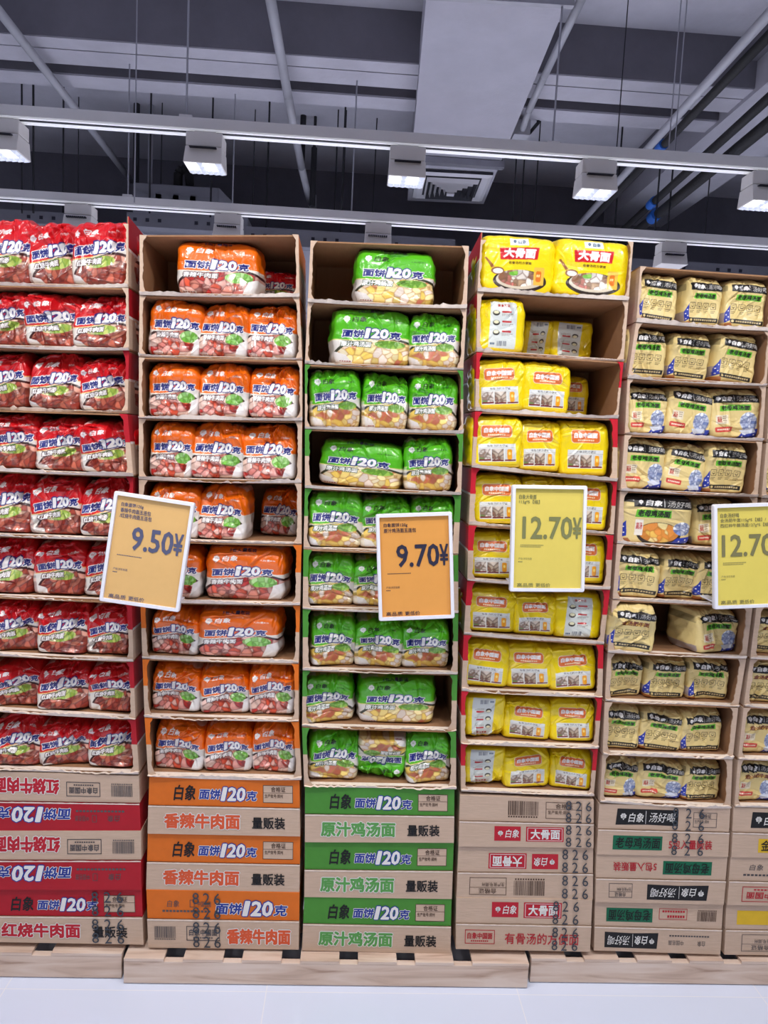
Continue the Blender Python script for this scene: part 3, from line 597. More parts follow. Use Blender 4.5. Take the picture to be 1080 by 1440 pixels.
def closed_carton(st, k, tl, tr, bl, br, spec, y0):
    up, lo, dig = spec; y1 = y0+DEP+0.02
    tl, tr, bl, br = [np.array(p) for p in (tl, tr, bl, br)]
    tl[2] -= .001; tr[2] -= .001; bl[2] += .001; br[2] += .001; bl[0] += .002; tl[0] += .002; br[0] -= .002; tr[0] -= .002
    ml = tl*.5+bl*.5; mr = tr*.5+br*.5
    loc = ((bl[0]+br[0])/2, y0, min(bl[2], br[2])); mb = MB()
    bulge = 0.003
    def half(a, b, c, d, m, off):   # a,b bottom left/right; c,d top
        pts = []
        F = [np.array(p) for p in (a, b, d, c)]
        mb.hexa([(a[0], y0+off, a[2]), (b[0], y0+off, b[2]), (b[0], y1, b[2]), (a[0], y1, a[2]), (c[0], y0+off, c[2]), (d[0], y0+off, d[2]), (d[0], y1, d[2]), (c[0], y1, c[2])], m)
    s = np.array([0, 0, .0016])
    half(ml+s, mr+s, tl, tr, up[0], 0.0); half(bl, br, ml-s, mr-s, lo[0], -0.003)
    mb.hexa([(ml[0]+.003, y0+.006, ml[2]-.004), (mr[0]-.003, y0+.006, mr[2]-.004), (mr[0]-.003, y1-.01, mr[2]-.004), (ml[0]+.003, y1-.01, ml[2]-.004), (ml[0]+.003, y0+.006, ml[2]+.004), (mr[0]-.003, y0+.006, mr[2]+.004), (mr[0]-.003, y1-.01, mr[2]+.004), (ml[0]+.003, y1-.01, ml[2]+.004)], EDGE_DARK)
    sh = lambda p, off: (p[0], y0+off, p[2])
    up[1](Face(mb, sh(ml+s, 0), sh(mr+s, 0), sh(tl, 0), sh(tr, 0), up[2])); lo[1](Face(mb, sh(bl, -.003), sh(br, -.003), sh(ml-s, -.003), sh(mr-s, -.003), lo[2]))
    o = mb.build('closed_carton', loc=loc)
    Lm = Matrix.Translation(-Vector(loc))
    # torn pale rim on the edges
    mb = MB(); g = random.Random(k*7+len(st)); v = []; N = 40
    for q in range(N+1):
        t = q/N; p = ml*(1-t)+mr*t; j = 0.0012+0.0016*g.random()
        v += [(p[0], y0-0.0042, p[2]-0.0035), (p[0], y0-0.0046, p[2]-.0015+j)]
    mb.add(v, [(2*q, 2*q+2, 2*q+3, 2*q+1) for q in range(N)], TORN_AND_LIT)
    r_ = mb.build('flap_edge', o); r_.matrix_parent_inverse = Lm
    if dig:
        mb = MB()
        for (A, B, C_, D_, off) in ((ml, mr, tl, tr, 0.0), (bl, br, ml, mr, -.003)):
            Fd = Face(mb, sh(A, off-.0015), sh(B, off-.0015), sh(C_, off-.0015), sh(D_, off-.0015))
            for u, ch in zip(dig, '826'):
                for v0 in (0.02, 0.52):
                    Fd.text(ch, u-.022, u+.022, v0+.03-.08*(u-dig[1]), v0+.43-.08*(u-dig[1]), DIGIT, 3, -0.012)
        d_ = mb.build('stamped_digits', o); d_.matrix_parent_inverse = Lm; d_['label'] = 'dark grey repeated digits 8 2 6'
    return o
CNAME = {'red': ['upside-down red and kraft closed carton', 'upside-down red and kraft closed carton', 'upright red and kraft closed carton with stamped digits'],
 'orange': ['orange and kraft closed carton', 'orange and kraft closed carton', 'orange and kraft closed carton with stamped digits'], 'green': ['green and kraft closed carton']*3,
 'yellow': ['kraft closed carton with barcode on top half', 'upside-down kraft closed carton with red labels', 'kraft closed carton with red sentence below'],
 'gold': ['kraft closed carton with upright black banner', 'upside-down kraft closed carton with black banner below', 'upside-down kraft closed carton with barcode at right'], 'edge': ['kraft closed carton']*3}
for st, S in STK.items():
    for k in range(3):
        y = D-0.004+0.004*math.sin(k*1.9+len(st))
        o = closed_carton(st, k, PY(*S['CL'][k], y), PY(*S['CR'][k], y), PY(*S['CL'][k+1], y), PY(*S['CR'][k+1], y), FACES[st][k], y)
        tag(o, f"{CNAME[st][k]}, {['topmost', 'middle', 'lowest'][k]} of three under {STKNAME[st]}", 'carton', f"closed cartons under the {STKNAME[st]}")
#@@PACKS@@
# ------------------------------------------------------------------ packaging artwork: painted procedurally into a colour per vertex
class CV:
    def __init__(s, W, H, bgc): s.W, s.H = W, H; s.im = np.empty((H, W, 3)); s.im[:] = lin(bgc); s.yy, s.xx = np.mgrid[0:H, 0:W]; s.u = (s.xx+.5)/W; s.v = (s.yy+.5)/H
    def put(s, mask, c, a=1.0):
        mask = mask*a if mask.dtype != bool else mask.astype(float)*a
        s.im += (lin(c)-s.im)*mask[..., None]
    def rect(s, x0, x1, y0, y1, c, a=1.0): s.put((s.u > x0) & (s.u < x1) & (s.v > y0) & (s.v < y1), c, a)
    def rrect(s, x0, x1, y0, y1, r, c):
        asp = s.W/s.H; dx = np.maximum(np.maximum(x0-s.u, s.u-x1)*asp+r, 0); dy = np.maximum(np.maximum(y0-s.v, s.v-y1)+r, 0)
        s.put(dx*dx+dy*dy < r*r, c)
    def ell(s, x, y, rx, ry, c, a=1.0, ang=0.0):
        dx = (s.u-x)*s.W/s.H; dy = s.v-y; ca, sa = math.cos(ang), math.sin(ang)
        s.put(((dx*ca+dy*sa)/(rx*s.W/s.H))**2+((-dx*sa+dy*ca)/ry)**2 < 1, c, a)
    def pmask(s, pts):
        m = np.zeros((s.H, s.W), bool); n = len(pts)
        for i in range(n):
            x0, y0 = pts[i]; x1, y1 = pts[(i+1) % n]
            if y0 == y1: continue
            m ^= ((y0 > s.v) != (y1 > s.v)) & (s.u < (x1-x0)*(s.v-y0)/(y1-y0)+x0)
        return m
    def poly(s, pts, c, a=1.0): s.put(s.pmask(pts), c, a)
    def tmask(s, sx, x0, x1, y0, y1, shear=0.0, rot=0.0):
        co, tr, lo, hi = glyphs(sx, 0.0, shear); q = (co-lo)/(hi-lo)
        X = (x0+(x1-x0)*q[:, 0])*s.W; Y = (y1-(y1-y0)*q[:, 1])*s.H
        if rot:
            cx, cy = (x0+x1)/2*s.W, (y0+y1)/2*s.H; ca, sa = math.cos(rot), math.sin(rot)
            X, Y = cx+(X-cx)*ca+(Y-cy)*sa, cy-(X-cx)*sa+(Y-cy)*ca
        m = np.zeros((s.H, s.W), bool)
        for a, b, c in tr:
            xs = (X[a], X[b], X[c]); ys = (Y[a], Y[b], Y[c])
            i0, i1 = max(0, int(min(xs)-1)), min(s.W, int(max(xs)+2)); j0, j1 = max(0, int(min(ys)-1)), min(s.H, int(max(ys)+2))
            if i1 <= i0 or j1 <= j0: continue
            px = s.xx[j0:j1, i0:i1]+.5; py = s.yy[j0:j1, i0:i1]+.5
            d = (xs[1]-xs[0])*(ys[2]-ys[0])-(xs[2]-xs[0])*(ys[1]-ys[0])
            if abs(d) < 1e-9: continue
            w1 = ((px-xs[0])*(ys[2]-ys[0])-(xs[2]-xs[0])*(py-ys[0]))/d; w2 = ((xs[1]-xs[0])*(py-ys[0])-(px-xs[0])*(ys[1]-ys[0]))/d
            m[j0:j1, i0:i1] |= (w1 >= -.02) & (w2 >= -.02) & (w1+w2 <= 1.02)
        return m
    @staticmethod
    def grow(m, r):
        o = m.copy(); R = int(math.ceil(r))
        for dx in range(-R, R+1):
            for dy in range(-R, R+1):
                if 0 < dx*dx+dy*dy <= r*r+.3:
                    t = np.roll(np.roll(m, dy, 0), dx, 1); o |= t
        return o
    def text(s, sx, x0, x1, y0, y1, c, bold=0, out=None, ow=3, shear=0.0, rot=0.0):
        m = s.tmask(sx, x0, x1, y0, y1, shear, rot)
        if bold: m = s.grow(m, bold)
        if out is not None: s.put(s.grow(m, ow), out)
        s.put(m, c)
    def dashes(s, x0, x1, y0, y1, c, n=8, a=1.0):
        for q in range(n): s.rect(x0+(x1-x0)*q/n, x0+(x1-x0)*(q+.74)/n, y0, y1, c, a)
    def emblem(s, x, y, r, c):
        a = s.H/s.W
        for i in range(7):
            t = 2*math.pi*i/7+.3; s.ell(x+.6*r*a*math.cos(t), y+.6*r*math.sin(t), .36*r*a, .3*r, c)
        s.rect(x-.12*r*a, x+.12*r*a, y-.5*r, y+1.2*r, c)
    def cells(s, mask, cols, n, seed, edge=(70, 20, 16), hl=None):
        g = np.random.default_rng(seed); idx = np.argwhere(mask)
        if len(idx) == 0: return
        lo, hi = idx.min(0), idx.max(0); P = lo+(hi-lo)*g.random((n, 2)); ang = g.random(n)*3.14; st = 1+.9*g.random(n)
        sub = idx.astype(float); d1 = np.full(len(sub), 1e9); d2 = d1.copy(); w = np.zeros(len(sub), int)
        for k in range(n):
            dv = sub-P[k]; ca, sa = math.cos(ang[k]), math.sin(ang[k]); a_ = dv[:, 1]*ca+dv[:, 0]*sa; b_ = (-dv[:, 1]*sa+dv[:, 0]*ca)*st[k]
            dd = np.sqrt(a_*a_+b_*b_); c1 = dd < d1
            d2 = np.where(c1, d1, np.minimum(d2, dd)); w = np.where(c1, k, w); d1 = np.where(c1, dd, d1)
        C = lin(np.array(cols))[g.integers(0, len(cols), n)]*(0.75+.5*g.random((n, 1)))
        e = (np.clip((d2-d1)/16.0, 0, 1)**.6)[:, None]
        colr = lin(edge)*(1-e)+C[w]*e
        s.im[idx[:, 0], idx[:, 1]] = np.clip(colr, 0, 1)
    def done(s):
        k = s.im
        k = (k+np.roll(k, 1, 0)+np.roll(k, 1, 1)+np.roll(np.roll(k, 1, 0), 1, 1))/4
        return k
HC = 420
WH, NV = (244, 242, 240), (24, 34, 120)
MEAT = [(186, 98, 76), (166, 72, 54), (206, 126, 102), (146, 50, 36), (222, 160, 138), (226, 186, 160)]
GREEN = [(150, 176, 66), (186, 200, 100), (104, 150, 50), (206, 214, 130), (220, 220, 160)]
def art_120(W, base, flavour, text_dark, food, wide=False):
    c = CV(W, HC, base); lc = (30, 40, 30) if text_dark else WH
    if wide: c.text('5包入量贩装', .32, .66, .02, .075, (28, 30, 70), 1)
    sx = .62 if wide else 1.0
    c.emblem(.17 if wide else .15, .20, .062, WH if text_dark else lc)
    c.text('白象', .24 if wide else .26, .42 if wide else .50, .155, .25, lc, 1.5, shear=.2)
    c.text('大份量BIG', .70, .90, .215, .25, lc, 0)
    # lower white field, bowl and food
    d = c.v-(.575-.05*c.u+.02*np.sin(c.u*6)); c.put(d > 0, (222, 216, 208))
    c.put((d > -.012) & (d < 0.004), food['band'])
    bx, by = (.62, .95) if food['side'] == 'r' else (.45, .92)
    if wide: bx = .62
    ell = lambda x, y, rx, ry: ((c.u-x)/rx)**2+((c.v-y)/ry)**2 < 1
    m0 = ell(bx, by, .64, .42) & (d > 0.015); c.put(m0, food['rim'])
    m1 = ell(bx, by+.02, .61, .40) & (d > 0.02); c.cells(m1, food['cols'], 32 if not wide else 44, food['seed'], food['edge'])
    m2 = ell(food['gx'], food['gy'], food['grx'], food['gry']) & (d > -0.02); c.cells(m2, food['greens'], 14, food['seed']+5, (90, 140, 40))
    if food.get('corner'): c.poly([(.86, .72), (1.0, .66), (1.0, 1.0), (.80, 1.0)], (226, 222, 220))
    else: c.poly([(0, .78), (.16, .84), (.26, 1.0), (0, 1.0)], (226, 220, 216))
    c.rect(.06, .24, .93, .97, (240, 236, 232)); c.dashes(.07, .23, .94, .96, (150, 60, 60), 5)
    # big lettering
    y0, y1 = .40, .52; x0, x1 = (.12, .86) if wide else (.07, .93); w = x1-x0
    c.text('面饼', x0, x0+w*.35, y0+.0, y1+.005, NV, 3, WH, 4.5, .1)
    c.text('1', x0+w*.375, x0+w*.46, y0-.03, y1, WH, 5, NV, 9, .1); c.text('20', x0+w*.485, x0+w*.775, y0-.03, y1, WH, 5, NV, 7, .1)
    c.text('克', x0+w*.80, x1, y0+.01, y1+.005, NV, 3, WH, 4.5, .1)
    c.text(flavour, .10, .53 if not wide else .48, .60, .685, WH, 1.5, food['tout'], 5, .1)
    return c.done()
FD_R = dict(band=(236, 190, 110), side='r', rim=(60, 20, 20), cols=MEAT, seed=3, edge=(90, 24, 20), gx=.50, gy=.66, grx=.26, gry=.085, greens=GREEN, tout=(70, 24, 24))
FD_O = dict(band=(240, 226, 210), side='l', rim=(50, 16, 16), cols=[(206, 120, 110), (186, 40, 34), (226, 160, 150), (206, 130, 112), (236, 200, 186), (216, 84, 56), (226, 176, 164)], seed=8, edge=(96, 18, 14), gx=.74, gy=.66, grx=.18, gry=.10, greens=[(110, 180, 60), (150, 210, 110), (180, 220, 150)], tout=(90, 60, 60), corner=True)
FD_G = dict(band=(224, 214, 130), side='l', rim=(50, 50, 30), cols=[(232, 206, 120), (240, 226, 190), (222, 190, 90), (226, 210, 196), (200, 110, 80), (238, 220, 160)], seed=12, edge=(180, 130, 60), gx=.72, gy=.63, grx=.2, gry=.07, greens=[(110, 160, 50), (150, 190, 80)], tout=(60, 90, 50))
def art_yfront():
    c = CV(380, HC, (242, 214, 8))
    c.rrect(.19, .81, .18, .42, .06, (232, 214, 190)); c.rrect(.20, .80, .19, .41, .055, (224, 112, 44))
    c.text('白象中国面', .25, .75, .235, .325, WH, 2, shear=.08); c.dashes(.33, .68, .355, .38, (250, 226, 190), 9)
    c.rect(.12, .88, .54, .87, (226, 228, 226)); c.text('有骨汤的方便面', .30, .72, .555, .60, (50, 44, 40), 0)
    c.rect(.12, .88, .612, .617, (150, 140, 120))
    m = (c.u > .13) & (c.u < .37) & (c.v > .63) & (c.v < .84); c.cells(m, [(200, 190, 180), (150, 120, 100), (130, 160, 90), (224, 214, 204)], 14, 2, (120, 100, 90))
    m = (c.u > .39) & (c.u < .63) & (c.v > .63) & (c.v < .84); c.cells(m, [(190, 170, 150), (140, 100, 80), (224, 210, 196)], 12, 4, (90, 70, 60))
    c.rect(.65, .87, .63, .84, (206, 208, 206)); c.rrect(.70, .80, .64, .83, .03, (236, 160, 20)); c.ell(.75, .72, .025, .03, (250, 220, 120))
    c.rect(.13, .37, .82, .85, (120, 30, 40)); c.rect(.39, .63, .83, .86, (110, 30, 40)); c.rect(.65, .87, .83, .86, (120, 40, 40))
    return c.done()
def art_yback():
    c = CV(380, HC, (242, 214, 8))
    c.poly([(.27, .08), (.82, .10), (.80, .95), (.22, .93)], (214, 220, 216))
    c.text('煮食方法', .42, .68, .13, .185, (170, 40, 40), 1)
    for i in range(3):
        y = .30+.18*i
        c.ell(.38, y, .075, .05, (60, 56, 50)); c.ell(.38, y-.015, .055, .03, (230, 226, 190))
        c.rrect(.50, .70, y-.04, y-.005, .012, (188, 40, 44)); c.dashes(.50, .74, y+.015, y+.028, (150, 140, 130), 7); c.dashes(.50, .68, y+.04, y+.052, (150, 140, 130), 5)
    g = random.Random(2)
    for q in range(14): c.rect(.40+.015*q, .40+.015*q+g.choice((.005, .009)), .81, .90, (50, 60, 90))
    c.dashes(.26, .36, .84, .88, (60, 90, 120), 3)
    return c.done()
def art_ywide():
    c = CV(580, HC, (246, 218, 8))
    c.poly([(.36, .06), (.61, .05), (.62, .17), (.37, .18)], (226, 236, 236)); c.emblem(.43, .11, .03, (40, 70, 110)); c.text('白象', .48, .58, .08, .145, (40, 70, 110), 1)
    c.poly([(.23, .23), (.76, .20), (.74, .41), (.25, .43)], (206, 24, 34)); c.text('大骨面', .29, .71, .235, .385, WH, 4, None, 0, .08)
    c.text('有骨汤的方便面', .36, .66, .455, .50, (110, 80, 10), 1)
    c.ell(.52, .78, .36, .19, (50, 38, 34)); c.ell(.52, .76, .32, .155, (214, 204, 186))
    m = ((c.u-.50)/.27)**2+((c.v-.73)/.14)**2 < 1; c.cells(m, [(222, 214, 206), (190, 160, 130), (160, 110, 80), (236, 226, 216), (200, 120, 110)], 26, 6, (120, 90, 70))
    c.ell(.43, .66, .06, .035, (110, 180, 60)); c.ell(.46, .64, .03, .03, (140, 200, 80))
    c.ell(.22, .62, .085, .065, (140, 90, 50)); c.ell(.225, .625, .065, .045, (232, 228, 220)); c.poly([(.14, .58), (.05, .40), (.07, .39), (.18, .55)], (150, 90, 40))
    c.rrect(.70, .84, .54, .84, .02, (232, 190, 70)); c.rrect(.73, .80, .60, .78, .03, (226, 120, 20)); c.dashes(.74, .79, .66, .70, (250, 226, 150), 2)
    return c.done()
def gold_top(c, flav, green, y0=.12, y1=.29, x0=.08, x1=1.0):
    c.poly([(x0, y0+.02), (x0+.35, y0), (x1, y0+.02), (x1, y1), (x0+.4, y1+.01), (x0+.01, y1)], (24, 23, 26)); w = x1-x0
    c.emblem(x0+.12*w, (y0+y1)/2-.005, .045, WH); c.text('白象', x0+.20*w, x0+.46*w, y0+.045, y1-.035, WH, 2, shear=.2)
    c.rect(x0+.50*w, x0+.507*w, y0+.02, y1-.02, WH); c.text('汤好喝', x0+.55*w, x0+.97*w, y0+.04, y1-.03, (200, 196, 190), 0, shear=.2)
    if green:
        c.poly([(.22, .35), (.84, .33), (.85, .45), (.21, .46)], (104, 190, 40)); c.text(flav, .25, .82, .355, .44, (24, 34, 16), 2, shear=.08)
    else:
        c.poly([(.20, .37), (.80, .35), (.82, .44), (.22, .45)], (232, 186, 84)); c.text(flav, .21, .82, .345, .445, (110, 30, 20), 2, shear=.08)
def blue_corner(c):
    c.poly([(0, .72), (.10, .55), (.12, .86), (0, .92)], (30, 52, 160))
    for (x, y) in ((.03, .76), (.07, .68), (.08, .80), (.035, .86)): c.ell(x, y, .012, .012, WH)
    c.poly([(0, .93), (.14, .90), (.20, 1.0), (0, 1.0)], (176, 110, 60))
def art_gicon(flav, green):
    c = CV(370, HC, (226, 203, 138)); gold_top(c, flav, green); LN = (96, 80, 44)
    for i in range(4):
        x = .19+.20*i; c.rrect(x-.075, x+.075, .53, .66, .02, LN); c.rrect(x-.062, x+.062, .543, .647, .015, (226, 203, 138))
        c.ell(x, .60, .035, .03, LN); c.ell(x, .59, .025, .018, (226, 203, 138)); c.rect(x-.04, x+.04, .565, .572, LN)
        if i < 3: c.rect(x+.085, x+.115, .592, .60, LN); c.rect(x+.096, x+.104, .58, .612, LN)
        c.dashes(x-.06, x+.06, .685, .70, LN, 4); c.dashes(x-.06, x+.03, .715, .73, LN, 3)
    c.poly([(.12, .83), (.95, .83), (.95, .92), (.12, .92)], (30, 28, 28)); c.ell(.18, .875, .03, .025, (226, 203, 138)); c.dashes(.25, .9, .86, .89, (196, 176, 130), 11)
    blue_corner(c); return c.done()
def swirl(c, x, y, r, seed):
    m = ((c.u-x)/r)**2+((c.v-y)/(r*1.15))**2 < 1
    c.cells(m, [(206, 212, 226), (170, 182, 208), (228, 232, 240), (120, 140, 190)], 26, seed, (84, 98, 150))
def art_gphoto(flav, green):
    c = CV(370, HC, (226, 203, 138)); gold_top(c, flav, green)
    c.rect(.12, .38, .53, .70, (228, 216, 190))
    c.text('高汤', .15, .24, .56, .67, (180, 50, 40), 1); c.dashes(.27, .36, .55, .565, (120, 90, 60), 3); c.dashes(.27, .36, .59, .605, (120, 90, 60), 3); c.dashes(.27, .36, .63, .645, (120, 90, 60), 3)
    c.rrect(.10, .46, .76, .86, .02, (206, 70, 60)); c.dashes(.14, .43, .795, .825, (246, 220, 200), 7)
    swirl(c, .80, .68, .17, 3); c.poly([(.55, 1.0), (.70, .86), (1.0, .80), (1.0, 1.0)], (36, 56, 160))
    for (x, y) in ((.74, .92), (.84, .88), (.92, .93), (.68, .96)): c.ell(x, y, .014, .014, WH)
    c.poly([(.62, .84), (.90, .80), (.95, .88), (.7, .93)], (206, 212, 226))
    return c.done()
def art_gwide():
    c = CV(580, HC, (226, 203, 138)); c.rect(0, 1, 0, .16, (40, 36, 34)); gold_top(c, '老母鸡汤面', True, .05, .25, .16, 1.0)
    c.im[c.v > .305] = lin((226, 203, 138)); c.poly([(.22, .31), (.68, .29), (.69, .46), (.21, .47)], (104, 190, 40)); c.text('老母鸡汤面', .24, .67, .315, .445, (24, 34, 16), 3, shear=.08)
    m = ((c.u-.55)/.30)**2+((c.v-.80)/.24)**2 < 1; c.put(m, (44, 34, 30)); m = ((c.u-.55)/.27)**2+((c.v-.77)/.20)**2 < 1
    c.cells(m & (c.v > .5), [(236, 190, 90), (240, 220, 150), (220, 140, 60), (246, 230, 190)], 20, 4, (190, 120, 40))
    c.rect(.22, .33, .52, .84, (236, 228, 214)); c.text('高汤', .235, .315, .58, .72, (190, 40, 40), 1)
    swirl(c, .86, .66, .12, 9); c.poly([(.72, 1.0), (.80, .86), (1.0, .80), (1.0, 1.0)], (36, 56, 160)); blue_corner(c)
    for (x, y) in ((.84, .92), (.92, .88), (.95, .95)): c.ell(x, y, .01, .014, WH)
    return c.done()
ART = {'R': art_120(370, (206, 14, 26), RT, False, FD_R), 'O': art_120(370, (236, 106, 6), OT, False, FD_O), 'G': art_120(370, (84, 184, 26), GT, True, FD_G),
       'OW': art_120(580, (236, 106, 6), OT, False, FD_O, True), 'GW': art_120(580, (84, 184, 26), GT, True, FD_G, True), 'RW': art_120(580, (206, 14, 26), RT, False, FD_R, True),
       'Y': art_yfront(), 'YB': art_yback(), 'YW': art_ywide(), 'BI': art_gicon('老母鸡汤面', True), 'BP': art_gphoto('老母鸡汤面', True), 'BJ': art_gicon('金汤肥牛面', False), 'BK': art_gphoto('金汤肥牛面', False), 'BW': art_gwide()}

# ------------------------------------------------------------------ packs: one wrinkled film pillow per mesh
def sstep(a, b, x): t = np.clip((x-a)/(b-a), 0, 1); return t*t*(3-2*t)
def pack_mesh(kind, var, w, h, d, tilt, crumple=1.0):
    art = ART[kind]; H, W, _ = art.shape; g = np.random.default_rng(abs(sum(map(ord, kind))*101+var*17))
    NY = 132; NX = max(100, int(NY*w/h)); a1 = np.linspace(-1, 1, NX); b1 = np.linspace(-1, 1, NY)
    A, B = np.meshgrid(a1, b1)                       # rows bottom to top
    # silhouette
    low = np.sin((A*g.uniform(2, 3)+g.uniform(0, 6)))*0.5+(np.abs(np.sin(A*g.uniform(4, 7)+g.uniform(0, 6)))-.5)*0.8+(np.abs(np.sin(A*g.uniform(8, 12)+g.uniform(0, 6)))-.5)*0.3
    top = sstep(0.55, 1, B)
    fp = 1-0.05*np.abs(A*B)**6
    pinch = 1-0.09*crumple*sstep(0.35, 1, B)*g.uniform(.5, 1.1)-0.03*sstep(-.6, -1, B)
    edgew = 0.012*np.sin(B*g.uniform(4, 8)+g.uniform(0, 6))+0.010*np.sin(B*g.uniform(10, 15)+g.uniform(0, 6))
    X = w/2*A*fp*pinch*(1+edgew*np.abs(A)**2) + 0.02*w*g.uniform(-1, 1)*sstep(0, 1, B)
    Z = h*(0.5+0.5*B*fp) + top*crumple*0.038*h*low - 0.05*h*crumple*top*np.abs(A)**3
    R = 0.022
    body = R*np.sqrt(np.clip(1-np.abs(A)**9, 0, 1))*np.sqrt(np.clip(1-np.abs(B)**12, 0, 1)) + 0.008*(1-A*A)*(1-B*B)
    # folds: facets and creases
    wr = np.zeros_like(A); asp = w/h; PXx = A*asp
    for rep in range(3):
        F = np.full_like(A, -9.0)
        for k in range(7):
            th = g.uniform(0, 6.28); sl = g.uniform(.004, .016); cx, cy = g.uniform(-.9, .9), g.uniform(-.9, .9)
            F = np.maximum(F, sl*((PXx-cx)*math.cos(th)+(B-cy)*math.sin(th)))
        wr += (F-F.mean())*crumple*(0.9 if rep else 1.3)
    nl = 22 if crumple > .6 else 14
    for k in range(nl):
        up = g.random() < 0.6
        cx = g.uniform(-1, 1)*asp; cy = g.uniform(.35, 1.0) if up else g.uniform(-1, .4)
        th = g.uniform(-.5, .5)+(g.choice([0.2, 1.2, -1.2]) if up else g.choice([0, .7, -.7, 1.5]))
        dx, dy = PXx-cx, B-cy; dd = -dx*math.sin(th)+dy*math.cos(th); al = dx*math.cos(th)+dy*math.sin(th)
        dd = dd+0.08*np.sin(al*3+g.uniform(0, 6)); L = g.uniform(.25, .7)
        amp = crumple*g.uniform(.0025, .0075)*(1.4 if up else .8); wd = g.uniform(.025, .07)
        prof = np.exp(-np.abs(dd)/wd)-0.7*np.exp(-np.abs(dd-wd*2.4)/(wd*1.3))
        wr += amp*prof*np.exp(-(al/L)**2)*g.choice([-1, 1])
    wr *= 1.3; wr *= 0.25+0.75*np.clip(1-np.abs(A)**6, 0, 1)*np.clip(1-np.abs(B)**10, 0, 1)
    Y = -(body+wr) + 0.030*crumple*sstep(.3, 1.05, B)**1.5 + g.uniform(-.004, .006)*A
    # print, turned on the pack like the film is
    th = tilt+g.uniform(-.03, .03); ca, sa = math.cos(th), math.sin(th); sh = 0.5*wr/0.03*0.1
    ofs = g.uniform(-.04, .04)
    PU = (PXx*ca+B*sa)/asp+ofs+sh; PV = (-PXx*sa+B*ca)+g.uniform(-.03, .03)+sh
    if not kind.endswith('W'): PU = PU*1.07
    iu = np.clip((PU*.5+.5)*(W-1), 0, W-1.01); iv = np.clip((.5-PV*.5)*(H-1), 0, H-1.01)
    i0, j0 = iu.astype(int), iv.astype(int); fu, fv = (iu-i0)[..., None], (iv-j0)[..., None]
    C = (art[j0, i0]*(1-fu)+art[j0, i0+1]*fu)*(1-fv)+(art[j0+1, i0]*(1-fu)+art[j0+1, i0+1]*fu)*fv
    V = [np.stack([X, Y, Z], -1).reshape(-1, 3)]; CC = [C.reshape(-1, 3)]
    ii = np.arange(NX*NY).reshape(NY, NX)
    q = np.stack([ii[:-1, :-1], ii[:-1, 1:], ii[1:, 1:], ii[1:, :-1]], -1).reshape(-1, 4)
    faces = [q]
    loop = np.concatenate([ii[0, :-1], ii[:-1, -1], ii[-1, :0:-1], ii[:0:-1, 0]])
    base = V[0][loop]; bc = CC[0][loop]; n = len(loop); prev = loop; K = 9; off = NX*NY; cen = base.mean(0)
    la = np.arange(n)/n*2*math.pi
    for k in range(1, K+1):
        t = k/K; p = base.copy(); p[:, 1] = base[:, 1]*(1-t)+t*d
        puff = 0.03*math.sin(t*math.pi)*w
        dirv = p-cen; dirv[:, 1] = 0; ln = np.linalg.norm(dirv, axis=1, keepdims=True)+1e-9
        wob = 0.002*np.sin(la*7+k*1.1+var)+0.0012*np.sin(la*17-k*1.3)
        p += dirv/ln*(puff+wob[:, None])*(1 if t < 1 else 0)
        if t > .8: p[:, [0, 2]] = cen[[0, 2]]+(p[:, [0, 2]]-cen[[0, 2]])*(1-.12*(t-.8)/.2)
        p[:, 2] = np.maximum(p[:, 2], 0.001); V.append(p); CC.append(bc)
        cur = np.arange(off, off+n); off += n
        faces.append(np.stack([np.roll(prev, -1), prev, cur, np.roll(cur, -1)], -1)); prev = cur
    V.append(np.array([[cen[0], d, cen[2]]])); CC.append(bc.mean(0, keepdims=True)); last = off
    V = np.concatenate(V); CC = np.concatenate(CC); V[:, 2] = np.maximum(V[:, 2], 0.0)
    Q = np.concatenate(faces); T = np.stack([np.roll(prev, -1), prev, np.full(n, last)], -1)
    me = bpy.data.meshes.new('noodle_pack'); me.vertices.add(len(V)); me.vertices.foreach_set('co', V.astype(np.float32).ravel())
    nl_ = Q.size+T.size; me.loops.add(nl_); me.loops.foreach_set('vertex_index', np.concatenate([Q.ravel(), T.ravel()]).astype(np.int32))
    nf = len(Q)+len(T); me.polygons.add(nf)
    ls = np.concatenate([np.arange(len(Q))*4, Q.size+np.arange(len(T))*3]).astype(np.int32); me.polygons.foreach_set('loop_start', ls)
    me.polygons.foreach_set('use_smooth', np.ones(nf, bool))
    me.update(calc_edges=True); me.validate()
    at = me.color_attributes.new('print', 'FLOAT_COLOR', 'POINT')
    at.data.foreach_set('color', np.concatenate([np.clip(CC, 0, 1), np.ones((len(CC), 1))], 1).astype(np.float32).ravel())
    me.materials.append(FILM if kind[0] not in 'B' else FILM_MATT)
    return me
PM = {}
TILT = {'R': .16, 'O': .03, 'G': .05, 'Y': .02, 'B': -.03}
def get_mesh(kind, var):
    if (kind, var) not in PM:
        wide = kind.endswith('W'); w, h, d = (.23, .165, .125) if wide else (.15, .165, .125)
        cr = {'R': 1.15, 'O': 1.0, 'G': .9, 'Y': .55, 'B': .8}[kind[0]] * (.6 if wide else 1)
        tl = TILT[kind[0]]*(0.2 if wide else 1) + (.05*((var*7) % 5-2)/2 if not wide else 0)
        PM[(kind, var)] = (pack_mesh(kind, var, w, h, d, tl, cr), w, h)
    return PM[(kind, var)]
def floor_at(st, i, x):
    bl, br, tl, tr, dy = ROWS[(st, i)]; t = (x-bl[0])/(br[0]-bl[0]); return bl[2]*(1-t)+br[2]*t+0.0055, D+dy
KN = {'R': 'red', 'O': 'orange', 'G': 'green', 'Y': 'yellow', 'B': 'gold'}
